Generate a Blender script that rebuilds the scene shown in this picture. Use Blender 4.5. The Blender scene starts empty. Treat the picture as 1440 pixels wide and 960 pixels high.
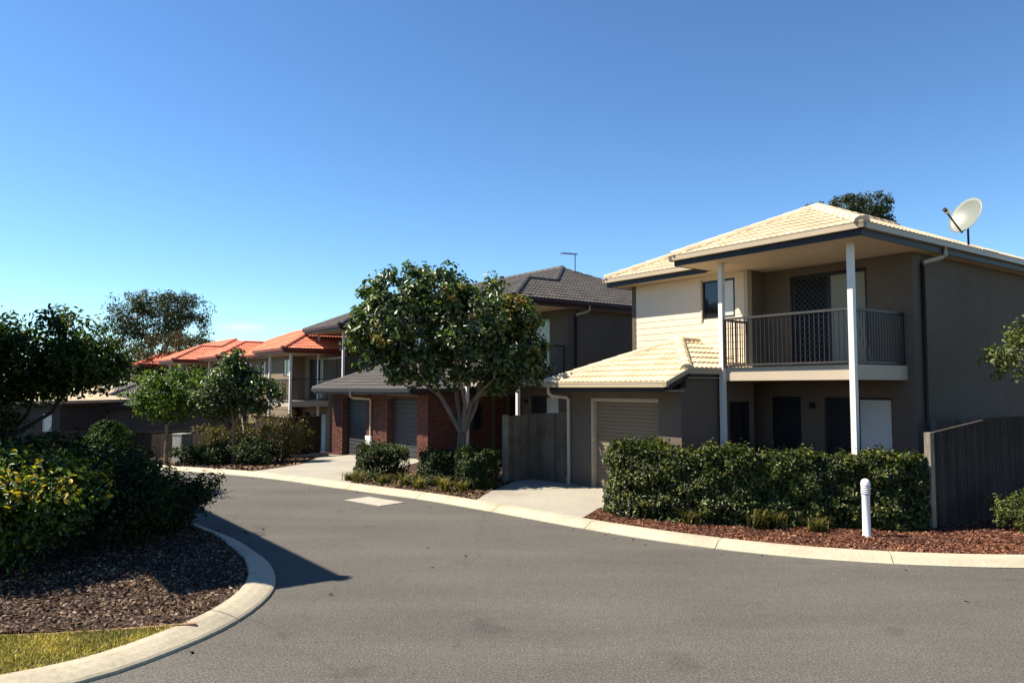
import bpy, bmesh, math, random
import numpy as np
from mathutils import Vector, Matrix
from mathutils.geometry import delaunay_2d_cdt
R = math.radians
sc = bpy.context.scene
# ------------------------------------------------------------------ camera, sky, sun, exposure
cam_d = bpy.data.cameras.new('camera'); cam = bpy.data.objects.new('camera', cam_d); sc.collection.objects.link(cam)
cam.location = (0, 0, 2.4)
cam.rotation_euler = (R(90) + math.atan(65/1060), 0, 0)
cam_d.sensor_width = 36; cam_d.lens = 36*1060/1440; cam_d.clip_end = 4000; cam_d.clip_start = .05
sc.camera = cam
SUN_H = Vector((-.998, .06, 0)).normalized(); SUN_EL = R(53)
sun_vec = SUN_H*math.cos(SUN_EL) + Vector((0, 0, math.sin(SUN_EL)))
sun_d = bpy.data.lights.new('sun', 'SUN'); sun_d.energy = 5.0; sun_d.angle = R(.5); sun_d.color = (1, .90, .74)
sun = bpy.data.objects.new('sun', sun_d); sc.collection.objects.link(sun)
sun.rotation_euler = sun_vec.to_track_quat('Z', 'Y').to_euler(); sun.location = (-30, 0, 40)
world = bpy.data.worlds.new('World'); sc.world = world; world.use_nodes = True
wn = world.node_tree.nodes; wl = world.node_tree.links; wn.clear()
wo = wn.new('ShaderNodeOutputWorld'); bg = wn.new('ShaderNodeBackground'); sky = wn.new('ShaderNodeTexSky')
sky.sky_type = 'NISHITA'; sky.sun_disc = False; sky.sun_elevation = SUN_EL
sky.sun_rotation = math.atan2(SUN_H.x, SUN_H.y); sky.altitude = 0; sky.air_density = 1.0; sky.dust_density = 0; sky.ozone_density = 6.0
bg.inputs['Strength'].default_value = .0515
# a faint wisp of cloud low in the sky, a soft noise patch at its own bearing
tc = wn.new('ShaderNodeTexCoord'); mp = wn.new('ShaderNodeMapping'); mp.vector_type = 'TEXTURE'
cdir = Vector((-.3585, 1, .0805)).normalized()
mp.inputs['Location'].default_value = cdir; mp.inputs['Scale'].default_value = (.034, .5, .0075)
gr = wn.new('ShaderNodeTexGradient'); gr.gradient_type = 'SPHERICAL'
no = wn.new('ShaderNodeTexNoise'); no.inputs['Scale'].default_value = 90; no.inputs['Detail'].default_value = 5
mpn = wn.new('ShaderNodeMapping'); mpn.inputs['Scale'].default_value = (1, 1, 3)
mu = wn.new('ShaderNodeMath'); mu.operation = 'MULTIPLY'; mu2 = wn.new('ShaderNodeMath'); mu2.operation = 'MULTIPLY'; mu2.inputs[1].default_value = 1.5; mu2.use_clamp = True
mx = wn.new('ShaderNodeMix'); mx.data_type = 'RGBA'
wl.new(tc.outputs['Generated'], mp.inputs['Vector']); wl.new(mp.outputs[0], gr.inputs[0])
wl.new(tc.outputs['Generated'], mpn.inputs['Vector']); wl.new(mpn.outputs[0], no.inputs['Vector'])
wl.new(gr.outputs['Fac'], mu.inputs[0]); wl.new(no.outputs['Fac'], mu.inputs[1]); wl.new(mu.outputs[0], mu2.inputs[0])
wl.new(mu2.outputs[0], mx.inputs['Factor']); gam = wn.new('ShaderNodeGamma'); gam.inputs['Gamma'].default_value = 1.25; wl.new(sky.outputs[0], gam.inputs['Color']); tint = wn.new('ShaderNodeMix'); tint.data_type = 'RGBA'; tint.blend_type = 'MULTIPLY'; tint.inputs['Factor'].default_value = 1; tint.inputs['B'].default_value = (.96, 1.02, .98, 1); wl.new(gam.outputs[0], tint.inputs['A']); wl.new(tint.outputs['Result'], mx.inputs['A']); mx.inputs['B'].default_value = (8, 9.3, 10, 1)
wl.new(mx.outputs['Result'], bg.inputs['Color']); wl.new(bg.outputs[0], wo.inputs['Surface'])
sc.view_settings.view_transform = 'Standard'; sc.view_settings.look = 'None'; sc.view_settings.gamma = 1
sc.view_settings.use_curve_mapping = False; sc.view_settings.exposure = 1.25
sc.render.engine = 'CYCLES'; sc.cycles.use_denoising = True; sc.cycles.max_bounces = 6
COL = sc.collection

# ------------------------------------------------------------------ materials
def _nodes(name):
    m = bpy.data.materials.new(name); m.use_nodes = True
    nt = m.node_tree; return m, nt, nt.nodes['Principled BSDF']
def ramp(nt, fac, cols):
    r = nt.nodes.new('ShaderNodeValToRGB'); e = r.color_ramp.elements
    while len(e) < len(cols): e.new(1)
    for i, c in enumerate(cols):
        e[i].position = c[1] if isinstance(c[0], tuple) else i/(len(cols)-1)
        e[i].color = (*(c[0] if isinstance(c[0], tuple) else c), 1)
    nt.links.new(fac, r.inputs['Fac']); return r.outputs['Color']
def noise(nt, scale, detail=4, rough=.6, coord='Object', stretch=None):
    t = nt.nodes.new('ShaderNodeTexCoord'); n = nt.nodes.new('ShaderNodeTexNoise')
    n.inputs['Scale'].default_value = scale; n.inputs['Detail'].default_value = detail; n.inputs['Roughness'].default_value = rough
    src = t.outputs['Object' if coord == 'World' else coord]
    if coord == 'World':
        src = nt.nodes.new('ShaderNodeNewGeometry').outputs['Position']
    if stretch:
        mp = nt.nodes.new('ShaderNodeMapping'); mp.inputs['Scale'].default_value = stretch
        nt.links.new(src, mp.inputs[0]); src = mp.outputs[0]
    nt.links.new(src, n.inputs['Vector']); return n.outputs['Fac']
def mixc(nt, fac, a, b, mode='MIX'):
    m = nt.nodes.new('ShaderNodeMix'); m.data_type = 'RGBA'; m.blend_type = mode
    for k, v in (('Factor', fac), ('A', a), ('B', b)):
        if isinstance(v, (int, float)): m.inputs[k].default_value = v
        elif isinstance(v, tuple): m.inputs[k].default_value = (*v, 1)
        else: nt.links.new(v, m.inputs[k])
    return m.outputs['Result']
def bump(nt, b, fac, strength, dist):
    n = nt.nodes.new('ShaderNodeBump'); n.inputs['Strength'].default_value = strength; n.inputs['Distance'].default_value = dist
    nt.links.new(fac, n.inputs['Height']); nt.links.new(n.outputs[0], b.inputs['Normal'])
def rnd(nt):
    g = nt.nodes.new('ShaderNodeNewGeometry'); o = nt.nodes.new('ShaderNodeObjectInfo'); a = nt.nodes.new('ShaderNodeMath'); f = nt.nodes.new('ShaderNodeMath')
    a.operation = 'ADD'; f.operation = 'FRACT'
    nt.links.new(g.outputs['Random Per Island'], a.inputs[0]); nt.links.new(o.outputs['Random'], a.inputs[1]); nt.links.new(a.outputs[0], f.inputs[0])
    return f.outputs[0]
TONE = .75      # one common scale on all paint and masonry colours
def surf(name, c, var=.12, scale=3, rough=.8, bs=60, bstr=.15, bd=.004, spec=.3, piece=0, stretch=None, metal=0, streak=0):
    m, nt, b = _nodes(name); c = tuple(x*TONE for x in c)
    lo = tuple(max(0, x*(1-var)) for x in c); hi = tuple(x*(1+var) for x in c)
    f = noise(nt, scale, 6, .65, 'Object', stretch)
    col = ramp(nt, f, [(lo, .3), (hi, .7)])
    if piece:
        col = mixc(nt, 1.0, col, ramp(nt, rnd(nt), [(1-piece,)*3, (1.0,)*3]), 'MULTIPLY')
    if streak:
        col = mixc(nt, 1.0, col, ramp(nt, noise(nt, 1.0, 6, .65, 'Object', (1.6, 1.6, .5)), [((1-streak*.7,)*3, .3), ((1.0,)*3, .6)]), 'MULTIPLY')
        col = mixc(nt, 1.0, col, ramp(nt, noise(nt, .7, 5, .7, 'Object'), [((1-streak*.8,)*3, .3), ((1.04,)*3, .7)]), 'MULTIPLY')
    nt.links.new(col, b.inputs['Base Color'])
    b.inputs['Roughness'].default_value = rough; b.inputs['Specular IOR Level'].default_value = spec; b.inputs['Metallic'].default_value = metal
    if bstr: bump(nt, b, noise(nt, bs, 5, .6, 'Object', stretch), bstr, bd)
    return m
def leafmat(name, cols, gloss=.35, rough=.42, trans=.25):
    m, nt, b = _nodes(name); cols = [tuple(x*.9 for x in c) for c in cols]
    col = ramp(nt, rnd(nt), cols)
    g2 = noise(nt, 1.6, 2, .5, 'World')
    col = mixc(nt, 1.0, col, ramp(nt, g2, [((.68, .70, .72), .35), ((1.25, 1.18, 1.0), .65)]), 'MULTIPLY')
    nt.links.new(col, b.inputs['Base Color'])
    b.inputs['Roughness'].default_value = rough; b.inputs['Specular IOR Level'].default_value = gloss
    tr = nt.nodes.new('ShaderNodeBsdfTranslucent'); mix = nt.nodes.new('ShaderNodeMixShader'); out = nt.nodes['Material Output']
    nt.links.new(mixc(nt, 1.0, col, (1.0, 1.25, .45), 'MULTIPLY'), tr.inputs['Color'])
    mix.inputs[0].default_value = trans
    nt.links.new(b.outputs[0], mix.inputs[1]); nt.links.new(tr.outputs[0], mix.inputs[2]); nt.links.new(mix.outputs[0], out.inputs['Surface'])
    return m
def glassmat(name, c, rough=.05):
    m, nt, b = _nodes(name)
    f = noise(nt, .8, 2)
    nt.links.new(ramp(nt, f, [tuple(x*.7 for x in c), tuple(x*1.3 for x in c)]), b.inputs['Base Color'])
    b.inputs['Roughness'].default_value = rough; b.inputs['Specular IOR Level'].default_value = .5
    bump(nt, b, noise(nt, .9, 1), .04, .05)
    return m
def asphalt():
    m, nt, b = _nodes('asphalt')
    big = noise(nt, .35, 5, .6, 'World'); fine = noise(nt, 48, 4, .75, 'World'); mid = noise(nt, 9, 4, .7, 'World')
    streak = noise(nt, .5, 4, .6, 'World', (.35, 2.2, 1))
    c = ramp(nt, big, [((.069, .066, .060), .3), ((.088, .084, .076), .7)])
    c = mixc(nt, 1.0, c, ramp(nt, mid, [((.86,)*3, .3), ((1.1,)*3, .7)]), 'MULTIPLY')
    c = mixc(nt, 1.0, c, ramp(nt, streak, [((.86,)*3, .35), ((1.1, 1.08, 1.05), .68)]), 'MULTIPLY')
    c = mixc(nt, 1.0, c, ramp(nt, fine, [((.3,)*3, .3), ((1.0,)*3, .5), ((2.4, 2.3, 2.15), .72)]), 'MULTIPLY')
    v = nt.nodes.new('ShaderNodeTexVoronoi'); v.inputs['Scale'].default_value = 38; g = nt.nodes.new('ShaderNodeNewGeometry')
    nt.links.new(g.outputs['Position'], v.inputs['Vector'])
    c = mixc(nt, ramp(nt, v.outputs['Distance'], [((.75,)*3, 0), ((0,)*3, .16)]), c, (.2, .19, .172))
    vc = nt.nodes.new('ShaderNodeTexVoronoi'); vc.feature = 'DISTANCE_TO_EDGE'; vc.inputs['Scale'].default_value = .16; wob = nt.nodes.new('ShaderNodeVectorMath'); wob.operation = 'ADD'
    wn_ = nt.nodes.new('ShaderNodeTexNoise'); wn_.inputs['Scale'].default_value = .9; wn_.inputs['Detail'].default_value = 6; nt.links.new(g.outputs['Position'], wn_.inputs['Vector']); nt.links.new(g.outputs['Position'], wob.inputs[0]); nt.links.new(wn_.outputs['Color'], wob.inputs[1]); nt.links.new(wob.outputs[0], vc.inputs['Vector'])
    c = mixc(nt, 1.0, c, ramp(nt, vc.outputs['Distance'], [((.84,)*3, 0), ((1.0,)*3, .002)]), 'MULTIPLY')
    c = mixc(nt, 1.0, c, ramp(nt, noise(nt, 1.1, 3, .5, 'World'), [((.68,)*3, .24), ((1.0,)*3, .36)]), 'MULTIPLY')
    nt.links.new(c, b.inputs['Base Color']); b.inputs['Roughness'].default_value = .88; b.inputs['Specular IOR Level'].default_value = .25
    bump(nt, b, fine, .6, .008)
    return m
def concrete(name, c, scale=1.2):
    m, nt, b = _nodes(name); c = tuple(x*.8 for x in c)
    f = noise(nt, scale, 8, .7, 'World'); f2 = noise(nt, 22, 4, .7, 'World'); f3 = noise(nt, 140, 2, .6, 'World')
    col = ramp(nt, f, [(tuple(x*.74 for x in c), .28), (c, .5), (tuple(x*1.12 for x in c), .75)])
    col = mixc(nt, 1.0, col, ramp(nt, f2, [((.82, .81, .78), .3), ((1.06,)*3, .65)]), 'MULTIPLY')
    col = mixc(nt, 1.0, col, ramp(nt, f3, [((.88,)*3, .35), ((1.06,)*3, .65)]), 'MULTIPLY')
    nt.links.new(col, b.inputs['Base Color']); b.inputs['Roughness'].default_value = .85; b.inputs['Specular IOR Level'].default_value = .25
    bump(nt, b, f2, .25, .006); return m
def soil(name, a, bcol, scale=6):
    m, nt, b = _nodes(name)
    f = noise(nt, scale, 8, .75, 'World'); nt.links.new(ramp(nt, f, [(a, .3), (bcol, .7)]), b.inputs['Base Color'])
    b.inputs['Roughness'].default_value = .95; b.inputs['Specular IOR Level'].default_value = .1
    bump(nt, b, noise(nt, 40, 4, .7, 'World'), .8, .02); return m
def timber(name, c, piece=.35):
    m, nt, b = _nodes(name); c = tuple(x*.85 for x in c)
    f = noise(nt, 7, 6, .7, 'Object', (6, 6, .5)); f2 = noise(nt, 1.3, 4, .6, 'World')
    col = ramp(nt, f, [(tuple(x*.55 for x in c), .3), (c, .55), (tuple(x*1.35 for x in c), .75)])
    col = mixc(nt, 1.0, col, ramp(nt, f2, [((.6,)*3, .3), ((1.15,)*3, .7)]), 'MULTIPLY')
    col = mixc(nt, 1.0, col, ramp(nt, rnd(nt), [(1-piece,)*3, (1.0,)*3]), 'MULTIPLY')
    nt.links.new(col, b.inputs['Base Color']); b.inputs['Roughness'].default_value = .9; b.inputs['Specular IOR Level'].default_value = .15
    bump(nt, b, f, .4, .006); return m
M = {}
M['asphalt'] = asphalt()
M['kerb'] = concrete('kerb_concrete', (.48, .425, .32)); M['drive'] = concrete('driveway_concrete', (.37, .345, .29), .5)
M['slab'] = concrete('pit_concrete', (.42, .39, .33))
M['ground'] = soil('dry_lawn', (.05, .06, .02), (.13, .12, .05), 1.5)
M['lawn'] = soil('lawn_thatch', (.26, .21, .08), (.42, .34, .15), 4)
M['mulch_soil'] = soil('mulch_soil', (.030, .018, .013), (.075, .045, .032))
M['red_soil'] = soil('red_mulch_soil', (.055, .022, .014), (.13, .05, .03))
M['bark'] = surf('bark', (.30, .23, .165), .35, 5, .95, 30, .6, .02, .1, 0, (1, 1, .3))
M['streetbark'] = surf('street_tree_bark', (.24, .18, .135), .4, 6, .95, 26, .9, .03, .1, 0, (1, 1, .25))
M['darkbark'] = surf('dark_bark', (.07, .055, .042), .35, 5, .95, 30, .6, .02, .1, 0, (1, 1, .3))
M['gumbark'] = surf('gum_bark', (.4, .37, .32), .3, 3, .9, 20, .4, .02, .1, 0, (1, 1, .3))
M['cream'] = surf('cream_board', (.84, .72, .54), .04, 2, .7, 90, .08)
M['taupe'] = surf('taupe_render', (.172, .137, .106), .06, 1.2, .92, 160, .5, .003, .15, streak=.16)
M['taupe2'] = surf('grey_taupe_render', (.15, .128, .108), .06, 1.2, .92, 160, .5, .003, .15, streak=.16)
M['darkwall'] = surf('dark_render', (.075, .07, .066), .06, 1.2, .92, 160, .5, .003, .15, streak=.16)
M['tan'] = surf('tan_render', (.27, .21, .14), .06, 1.2, .92, 160, .5, .003, .15)
M['trim'] = surf('cream_trim', (.56, .47, .35), .05, 2, .6, 60, .05)
M['soffit'] = surf('soffit_paint', (.60, .50, .37), .04, 1, .85, 60, .05)
M['gutter'] = surf('cream_gutter', (.50, .41, .28), .06, 2, .4, 60, .03, .002, .4)
M['fascia'] = surf('charcoal_fascia', (.022, .022, .028), .15, 2, .5, 60, .05)
M['maroon'] = surf('maroon_fascia', (.045, .016, .016), .15, 2, .5, 60, .05)
M['redfascia'] = surf('red_fascia', (.2, .04, .02), .15, 2, .5, 60, .05)
M['white'] = surf('white_paint', (.86, .83, .76), .05, 4, .45, 40, .05, .002, .4)
M['pipe'] = surf('cream_pipe', (.55, .48, .36), .06, 4, .5, 40, .05)
M['blackmetal'] = surf('black_metal', (.013, .013, .015), .2, 6, .45, 40, .04, .002, .5)
M['railtop'] = surf('grey_rail', (.06, .055, .05), .2, 6, .4, 40, .04, .002, .5)
M['glass'] = glassmat('dark_glass', (.012, .014, .018)); M['blind'] = glassmat('blind_behind_glass', (.26, .27, .23), .1)
M['blindw'] = glassmat('pale_blind_behind_glass', (.5, .53, .5), .2)
M['screen'] = surf('screen_mesh', (.007, .008, .010), .2, 5, .7, 200, .2)
M['grille'] = surf('grille_metal', (.045, .048, .056), .2, 6, .4, 40, 0, .002, .5)
M['door'] = surf('roller_door', (.24, .19, .13), .06, 2, .55, 60, .05); M['chardoor'] = surf('charcoal_door', (.042, .046, .05), .08, 2, .5, 60, .05)
M['tile'] = surf('cream_tile', (.79, .63, .42), .12, 2.5, .7, 70, .2, .004, .25, .24)
M['tilegrey'] = surf('grey_tile', (.095, .085, .08), .15, 3, .7, 70, .2, .004, .3, .3)
M['tilered'] = surf('terracotta_tile', (.85, .265, .15), .12, 3, .75, 70, .2, .004, .2, .22)
M['deck'] = surf('roof_batten', (.12, .09, .06), .2, 3, .9, 30, .2)
M['brick'] = surf('brick', (.165, .056, .042), .22, 9, .9, 120, .4, .004, .15, .45); M['mortar'] = surf('mortar', (.20, .17, .14), .12, 8, .95, 120, .4)
M['paling'] = timber('weathered_paling', (.066, .054, .047)); M['post_wood'] = timber('fence_post_wood', (.30, .26, .20), .1)
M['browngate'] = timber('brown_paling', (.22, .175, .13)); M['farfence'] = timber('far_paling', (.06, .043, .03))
M['plastic'] = surf('white_plastic', (.98, .96, .92), .04, 3, .35, 50, .03, .002, .5); M['lens'] = surf('grey_lens', (.45, .46, .45), .08, 8, .3, 50, .03, .002, .5)
M['dish'] = surf('dish_paint', (.21, .235, .2), .05, 3, .45, 50, .03, .002, .4); M['dark'] = surf('dark_metal', (.03, .03, .03), .2, 5, .5, 50, .05)
M['cabinet'] = surf('cabinet_grey', (.28, .29, .26), .3, 9, .8, 50, .2); M['edging'] = surf('terracotta_edging', (.36, .2, .13), .2, 8, .9, 60, .3)
M['chip_l'] = leafmat('dark_bark_chip', [(.03, .019, .014), (.07, .046, .035), (.14, .10, .08), (.28, .22, .18)], .1, .9, 0)
M['chip_r'] = leafmat('red_bark_chip', [(.045, .018, .012), (.11, .045, .03), (.19, .085, .058), (.32, .19, .135)], .1, .9, 0)
M['chip_m'] = leafmat('brown_bark_chip', [(.04, .024, .016), (.10, .06, .04), (.17, .11, .075), (.26, .2, .14)], .1, .9, 0)
M['lf_tree'] = leafmat('broad_leaf', [(0.0205, 0.0355, 0.012), (0.0444, 0.0722, 0.0216), (0.086, 0.13, 0.0371), (0.1906, 0.2416, 0.063)], 0.5, 0.36, 0.3)
M['lf_tree2'] = leafmat('bright_leaf', [(.03, .06, .008), (.065, .12, .012), (.11, .18, .018), (.17, .24, .025)], 0.25, 0.45, 0.35)
M['lf_dark'] = leafmat('dark_leaf', [(.008, .017, .004), (.014, .030, .007), (.022, .044, .010), (.04, .065, .016)], 0.15, 0.5, 0.2)
M['lf_left'] = leafmat('left_leaf', [(0.0154, 0.033, 0.0066), (0.0308, 0.0572, 0.011), (0.0506, 0.0902, 0.0154), (0.088, 0.132, 0.022)], 0.2, 0.48, 0.3)
M['lf_hedge'] = leafmat('hedge_leaf', [(0.0061, 0.0126, 0.0023), (0.0132, 0.026, 0.0044), (0.027, 0.0473, 0.0082), (0.0737, 0.0962, 0.017), (0.2065, 0.2065, 0.0433)], 0.3, 0.42, 0.25)
M['lf_croton'] = leafmat('yellow_tipped_leaf', [(0.0112, 0.024, 0.004), (0.0286, 0.0572, 0.0088), (0.0675, 0.1275, 0.0165), (0.16, 0.22, 0.024)], 0.3, 0.4, 0.25)
M['lf_yellow'] = leafmat('yellow_leaf', [(.55, .30, .015), (.5, .36, .03), (.7, .42, .03), (.36, .34, .04)], 0.25, 0.45, 0.35)
M['lf_gum'] = leafmat('gum_leaf', [(.024, .034, .017), (.04, .054, .026), (.06, .076, .038), (.085, .098, .05)], 0.2, 0.5, 0.2)
M['lf_olive'] = leafmat('olive_leaf', [(.028, .032, .012), (.048, .05, .018), (.075, .07, .028), (.10, .09, .042)], 0.15, 0.6, 0.2)
M['lf_red'] = leafmat('bronze_leaf', [(0.0525, 0.0675, 0.018), (0.1125, 0.09, 0.027), (0.195, 0.1125, 0.033), (0.09, 0.12, 0.03), (0.255, 0.165, 0.0525)], .3, .45)
M['lf_box'] = leafmat('box_leaf', [(0.0094, 0.0191, 0.0046), (0.0196, 0.037, 0.0077), (0.0418, 0.0695, 0.0141), (0.0837, 0.1163, 0.0227)], 0.25, 0.45, 0.25)
M['lf_light'] = leafmat('light_shrub_leaf', [(0.054, 0.0765, 0.018), (0.09, 0.117, 0.027), (0.135, 0.162, 0.0405), (0.198, 0.189, 0.063)], .25, .5)
M['lf_dull'] = leafmat('dull_strap_leaf', [(.03, .035, .008), (.06, .06, .016), (.11, .095, .03), (.17, .135, .055)], .15, .55, .3)
M['lf_new'] = leafmat('new_growth_leaf', [(.16, .10, .02), (.22, .13, .03), (.14, .16, .025), (.28, .2, .04)], .35, .42, .35)
M['lf_strap'] = leafmat('strap_leaf', [(0.062, 0.0682, 0.0124), (0.124, 0.1178, 0.0248), (0.2108, 0.1798, 0.0496), (0.2852, 0.2232, 0.0868)], 0.2, 0.5, 0.3)
M['grass'] = leafmat('grass_blade', [(.26, .22, .07), (.42, .34, .13), (.56, .45, .2), (.7, .56, .3)], .15, .6, .3)

# ------------------------------------------------------------------ helpers
def link(o, parent=None):
    COL.objects.link(o)
    if parent is not None: o.parent = parent
    return o
def tag(o, label=None, cat=None, group=None, kind=None):
    for k, v in (('label', label), ('category', cat), ('group', group), ('kind', kind)):
        if v: o[k] = v
    return o
def empty(name, loc=(0, 0, 0), rz=0):
    o = bpy.data.objects.new(name, None); o.location = loc; o.rotation_euler = (0, 0, rz); o.empty_display_size = .2
    return link(o)
def mesh_obj(name, verts, faces, mat, parent=None, smooth=False):
    me = bpy.data.meshes.new(name); me.from_pydata([tuple(v) for v in verts], [], faces); me.update()
    if smooth: me.polygons.foreach_set('use_smooth', [True]*len(me.polygons))
    me.materials.append(mat); return link(bpy.data.objects.new(name, me), parent)
BF = [(0, 3, 2, 1), (4, 5, 6, 7), (0, 1, 5, 4), (1, 2, 6, 5), (2, 3, 7, 6), (3, 0, 4, 7)]
class MB:
    def __init__(s): s.v = []; s.f = []
    def box(s, x0, x1, y0, y1, z0, z1):
        x0, x1 = min(x0, x1), max(x0, x1); y0, y1 = min(y0, y1), max(y0, y1)
        n = len(s.v); s.v += [(x0, y0, z0), (x1, y0, z0), (x1, y1, z0), (x0, y1, z0), (x0, y0, z1), (x1, y0, z1), (x1, y1, z1), (x0, y1, z1)]
        s.f += [tuple(i+n for i in q) for q in BF]; return s
    def hexa(s, pts):
        n = len(s.v); s.v += [tuple(p) for p in pts]; s.f += [tuple(i+n for i in q) for q in BF]; return s
    def tube(s, pts, rad, seg=8, cap=True):
        pts = [Vector(p) for p in pts]; rad = rad if isinstance(rad, (list, tuple)) else [rad]*len(pts)
        rings = []; up = Vector((.13, .21, .97))
        for i, p in enumerate(pts):
            d = (pts[min(i+1, len(pts)-1)] - pts[max(i-1, 0)]).normalized()
            a = d.cross(up); a = (d.cross(Vector((1, 0, 0))) if a.length < .05 else a).normalized(); b = d.cross(a)
            n = len(s.v); rings.append(n)
            for k in range(seg):
                t = 2*math.pi*k/seg; s.v.append(tuple(p + (a*math.cos(t) + b*math.sin(t))*rad[i]))
        for i in range(len(rings)-1):
            for k in range(seg):
                k2 = (k+1) % seg; s.f.append((rings[i]+k, rings[i]+k2, rings[i+1]+k2, rings[i+1]+k))
        if cap: s.f.append(tuple(rings[0]+k for k in range(seg))); s.f.append(tuple(rings[-1]+k for k in reversed(range(seg))))
        return s
    def lathe(s, prof, cx=0, cy=0, seg=20):
        n = len(s.v)
        for r, z in prof:
            for k in range(seg): t = 2*math.pi*k/seg; s.v.append((cx+r*math.cos(t), cy+r*math.sin(t), z))
        for i in range(len(prof)-1):
            for k in range(seg): k2 = (k+1) % seg; s.f.append((n+i*seg+k, n+i*seg+k2, n+(i+1)*seg+k2, n+(i+1)*seg+k))
        s.f.append(tuple(n+(len(prof)-1)*seg+k for k in range(seg))); return s
    def build(s, name, mat, parent=None, smooth=False): return mesh_obj(name, s.v, s.f, mat, parent, smooth)
def bx(name, root, mat, *d): return MB().box(*d).build(name, mat, root)
def ter(x, y):
    d = -.592*x + .806*y - 18
    if d <= 0: return 0.0
    return -1.15*math.tanh(.058*d*d/(d+4)/1.15)
def smooth_line(pts, step=.25):
    out = []; P = [Vector((*p, 0)) for p in pts]
    for i in range(len(P)-1):
        p0 = P[max(i-1, 0)]; p1 = P[i]; p2 = P[i+1]; p3 = P[min(i+2, len(P)-1)]
        n = max(2, int((p2-p1).length/step))
        for k in range(n):
            t = k/n; out.append(.5*((2*p1) + (p2-p0)*t + (2*p0-5*p1+4*p2-p3)*t*t + (3*p1-p0-3*p2+p3)*t**3))
    out.append(P[-1]); return [(v.x, v.y) for v in out]
def offset(line, d):
    out = []
    for i, p in enumerate(line):
        a = Vector(line[max(i-1, 0)]); b = Vector(line[min(i+1, len(line)-1)]); t = (b-a).normalized(); out.append((p[0]-t.y*d, p[1]+t.x*d))
    return out
def inside(poly, x, y):
    c = False; j = len(poly)-1
    for i in range(len(poly)):
        xi, yi = poly[i]; xj, yj = poly[j]
        if (yi > y) != (yj > y) and x < (xj-xi)*(y-yi)/(yj-yi)+xi: c = not c
        j = i
    return c
def sheet(name, poly, zf, mat, step=.6, kind='structure', skirt=0, jitter=0):
    xs = [p[0] for p in poly]; ys = [p[1] for p in poly]; pts = list(poly); n = len(poly)
    x = min(xs)
    rg = random.Random(3)
    while x < max(xs):
        y = min(ys)
        while y < max(ys):
            if inside(poly, x, y): pts.append((x+rg.uniform(-.1, .1)*step, y+rg.uniform(-.1, .1)*step))
            y += step
        x += step
    v, e, f, *_ = delaunay_2d_cdt([Vector(p) for p in pts], [(i, (i+1) % n) for i in range(n)], [], 1, 1e-5)
    verts = [(p.x, p.y, zf(p.x, p.y)) for p in v]; faces = []
    for q in f:
        q = list(q); a, b, c = (v[i] for i in q[:3])
        faces.append(q if (b-a).cross(c-a) > 0 else q[::-1])
    o = mesh_obj(name, verts, faces, mat, None, True)
    if kind: o['kind'] = kind
    return o
def fast_mesh(name, V, F, mat, parent=None):      # V (n,3) array, F (m,k) array of equal faces
    me = bpy.data.meshes.new(name); m, k = F.shape
    me.vertices.add(len(V)); me.vertices.foreach_set('co', V.astype(np.float32).ravel())
    me.loops.add(m*k); me.loops.foreach_set('vertex_index', F.astype(np.int32).ravel())
    me.polygons.add(m); me.polygons.foreach_set('loop_start', np.arange(0, m*k, k, dtype=np.int32))
    me.update(calc_edges=True); me.validate(); me.materials.append(mat)
    return link(bpy.data.objects.new(name, me), parent)
def norm(a): return a/np.maximum(np.linalg.norm(a, axis=1, keepdims=True), 1e-9)
def leaves(name, C, N, L, W, mat, rng, parent=None, fold=.25, curl=.2, dirv=None):
    n = len(C); N = norm(N)
    D = rng.normal(size=(n, 3)) if dirv is None else dirv + rng.normal(size=(n, 3))*.35
    D = norm(D - N*np.sum(D*N, axis=1, keepdims=True)); S = np.cross(N, D)
    L = L[:, None]; W = W[:, None]
    base = C - D*L*.5
    pts = [base, base+D*L*.32+S*W*.5+N*W*fold, base+D*L*.68+S*W*.42+N*(W*fold-L*curl*.3), base+D*L-N*L*curl,
           base+D*L*.68-S*W*.42+N*(W*fold-L*curl*.3), base+D*L*.32-S*W*.5+N*W*fold]
    V = np.stack(pts, axis=1).reshape(-1, 3); b = (np.arange(n)*6)[:, None]
    F = np.concatenate([b+np.array([[0, 3, 2, 1]]), b+np.array([[0, 5, 4, 3]])], axis=0)
    return fast_mesh(name, V, F, mat, parent)
def blob_leaf_points(rng, ells, clusters, per, crad, up=.35, shell=.55):
    """leaf clumps spread through a union of ellipsoids: returns leaf centres, normals and clump centres"""
    C = []; N = []; K = []; vol = np.array([e[3]*e[4]*e[5] for e in ells])**.75; vol = vol/vol.sum()
    for e, w in zip(ells, vol):
        c = np.array(e[:3]); r = np.array(e[3:6])
        for i in range(max(1, int(clusters*w))):
            d = norm(rng.normal(size=(1, 3)))[0]; rad = shell + (1-shell)*rng.random()**.6
            k = c + d*r*rad*(1+.10*rng.normal()); K.append(k)
            m = max(4, int(per*(.6+.8*rng.random()))); cr = crad*(.65+.7*rng.random())
            q = rng.normal(size=(m, 3)); q = norm(q)*(rng.random((m, 1))**.45)*cr*np.array([1, 1, .75])
            C.append(k+q); N.append(norm(q)*.6 + d*.35 + np.array([0, 0, up]) + rng.normal(size=(m, 3))*.4)
    return np.concatenate(C), np.concatenate(N), np.array(K)
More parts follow.
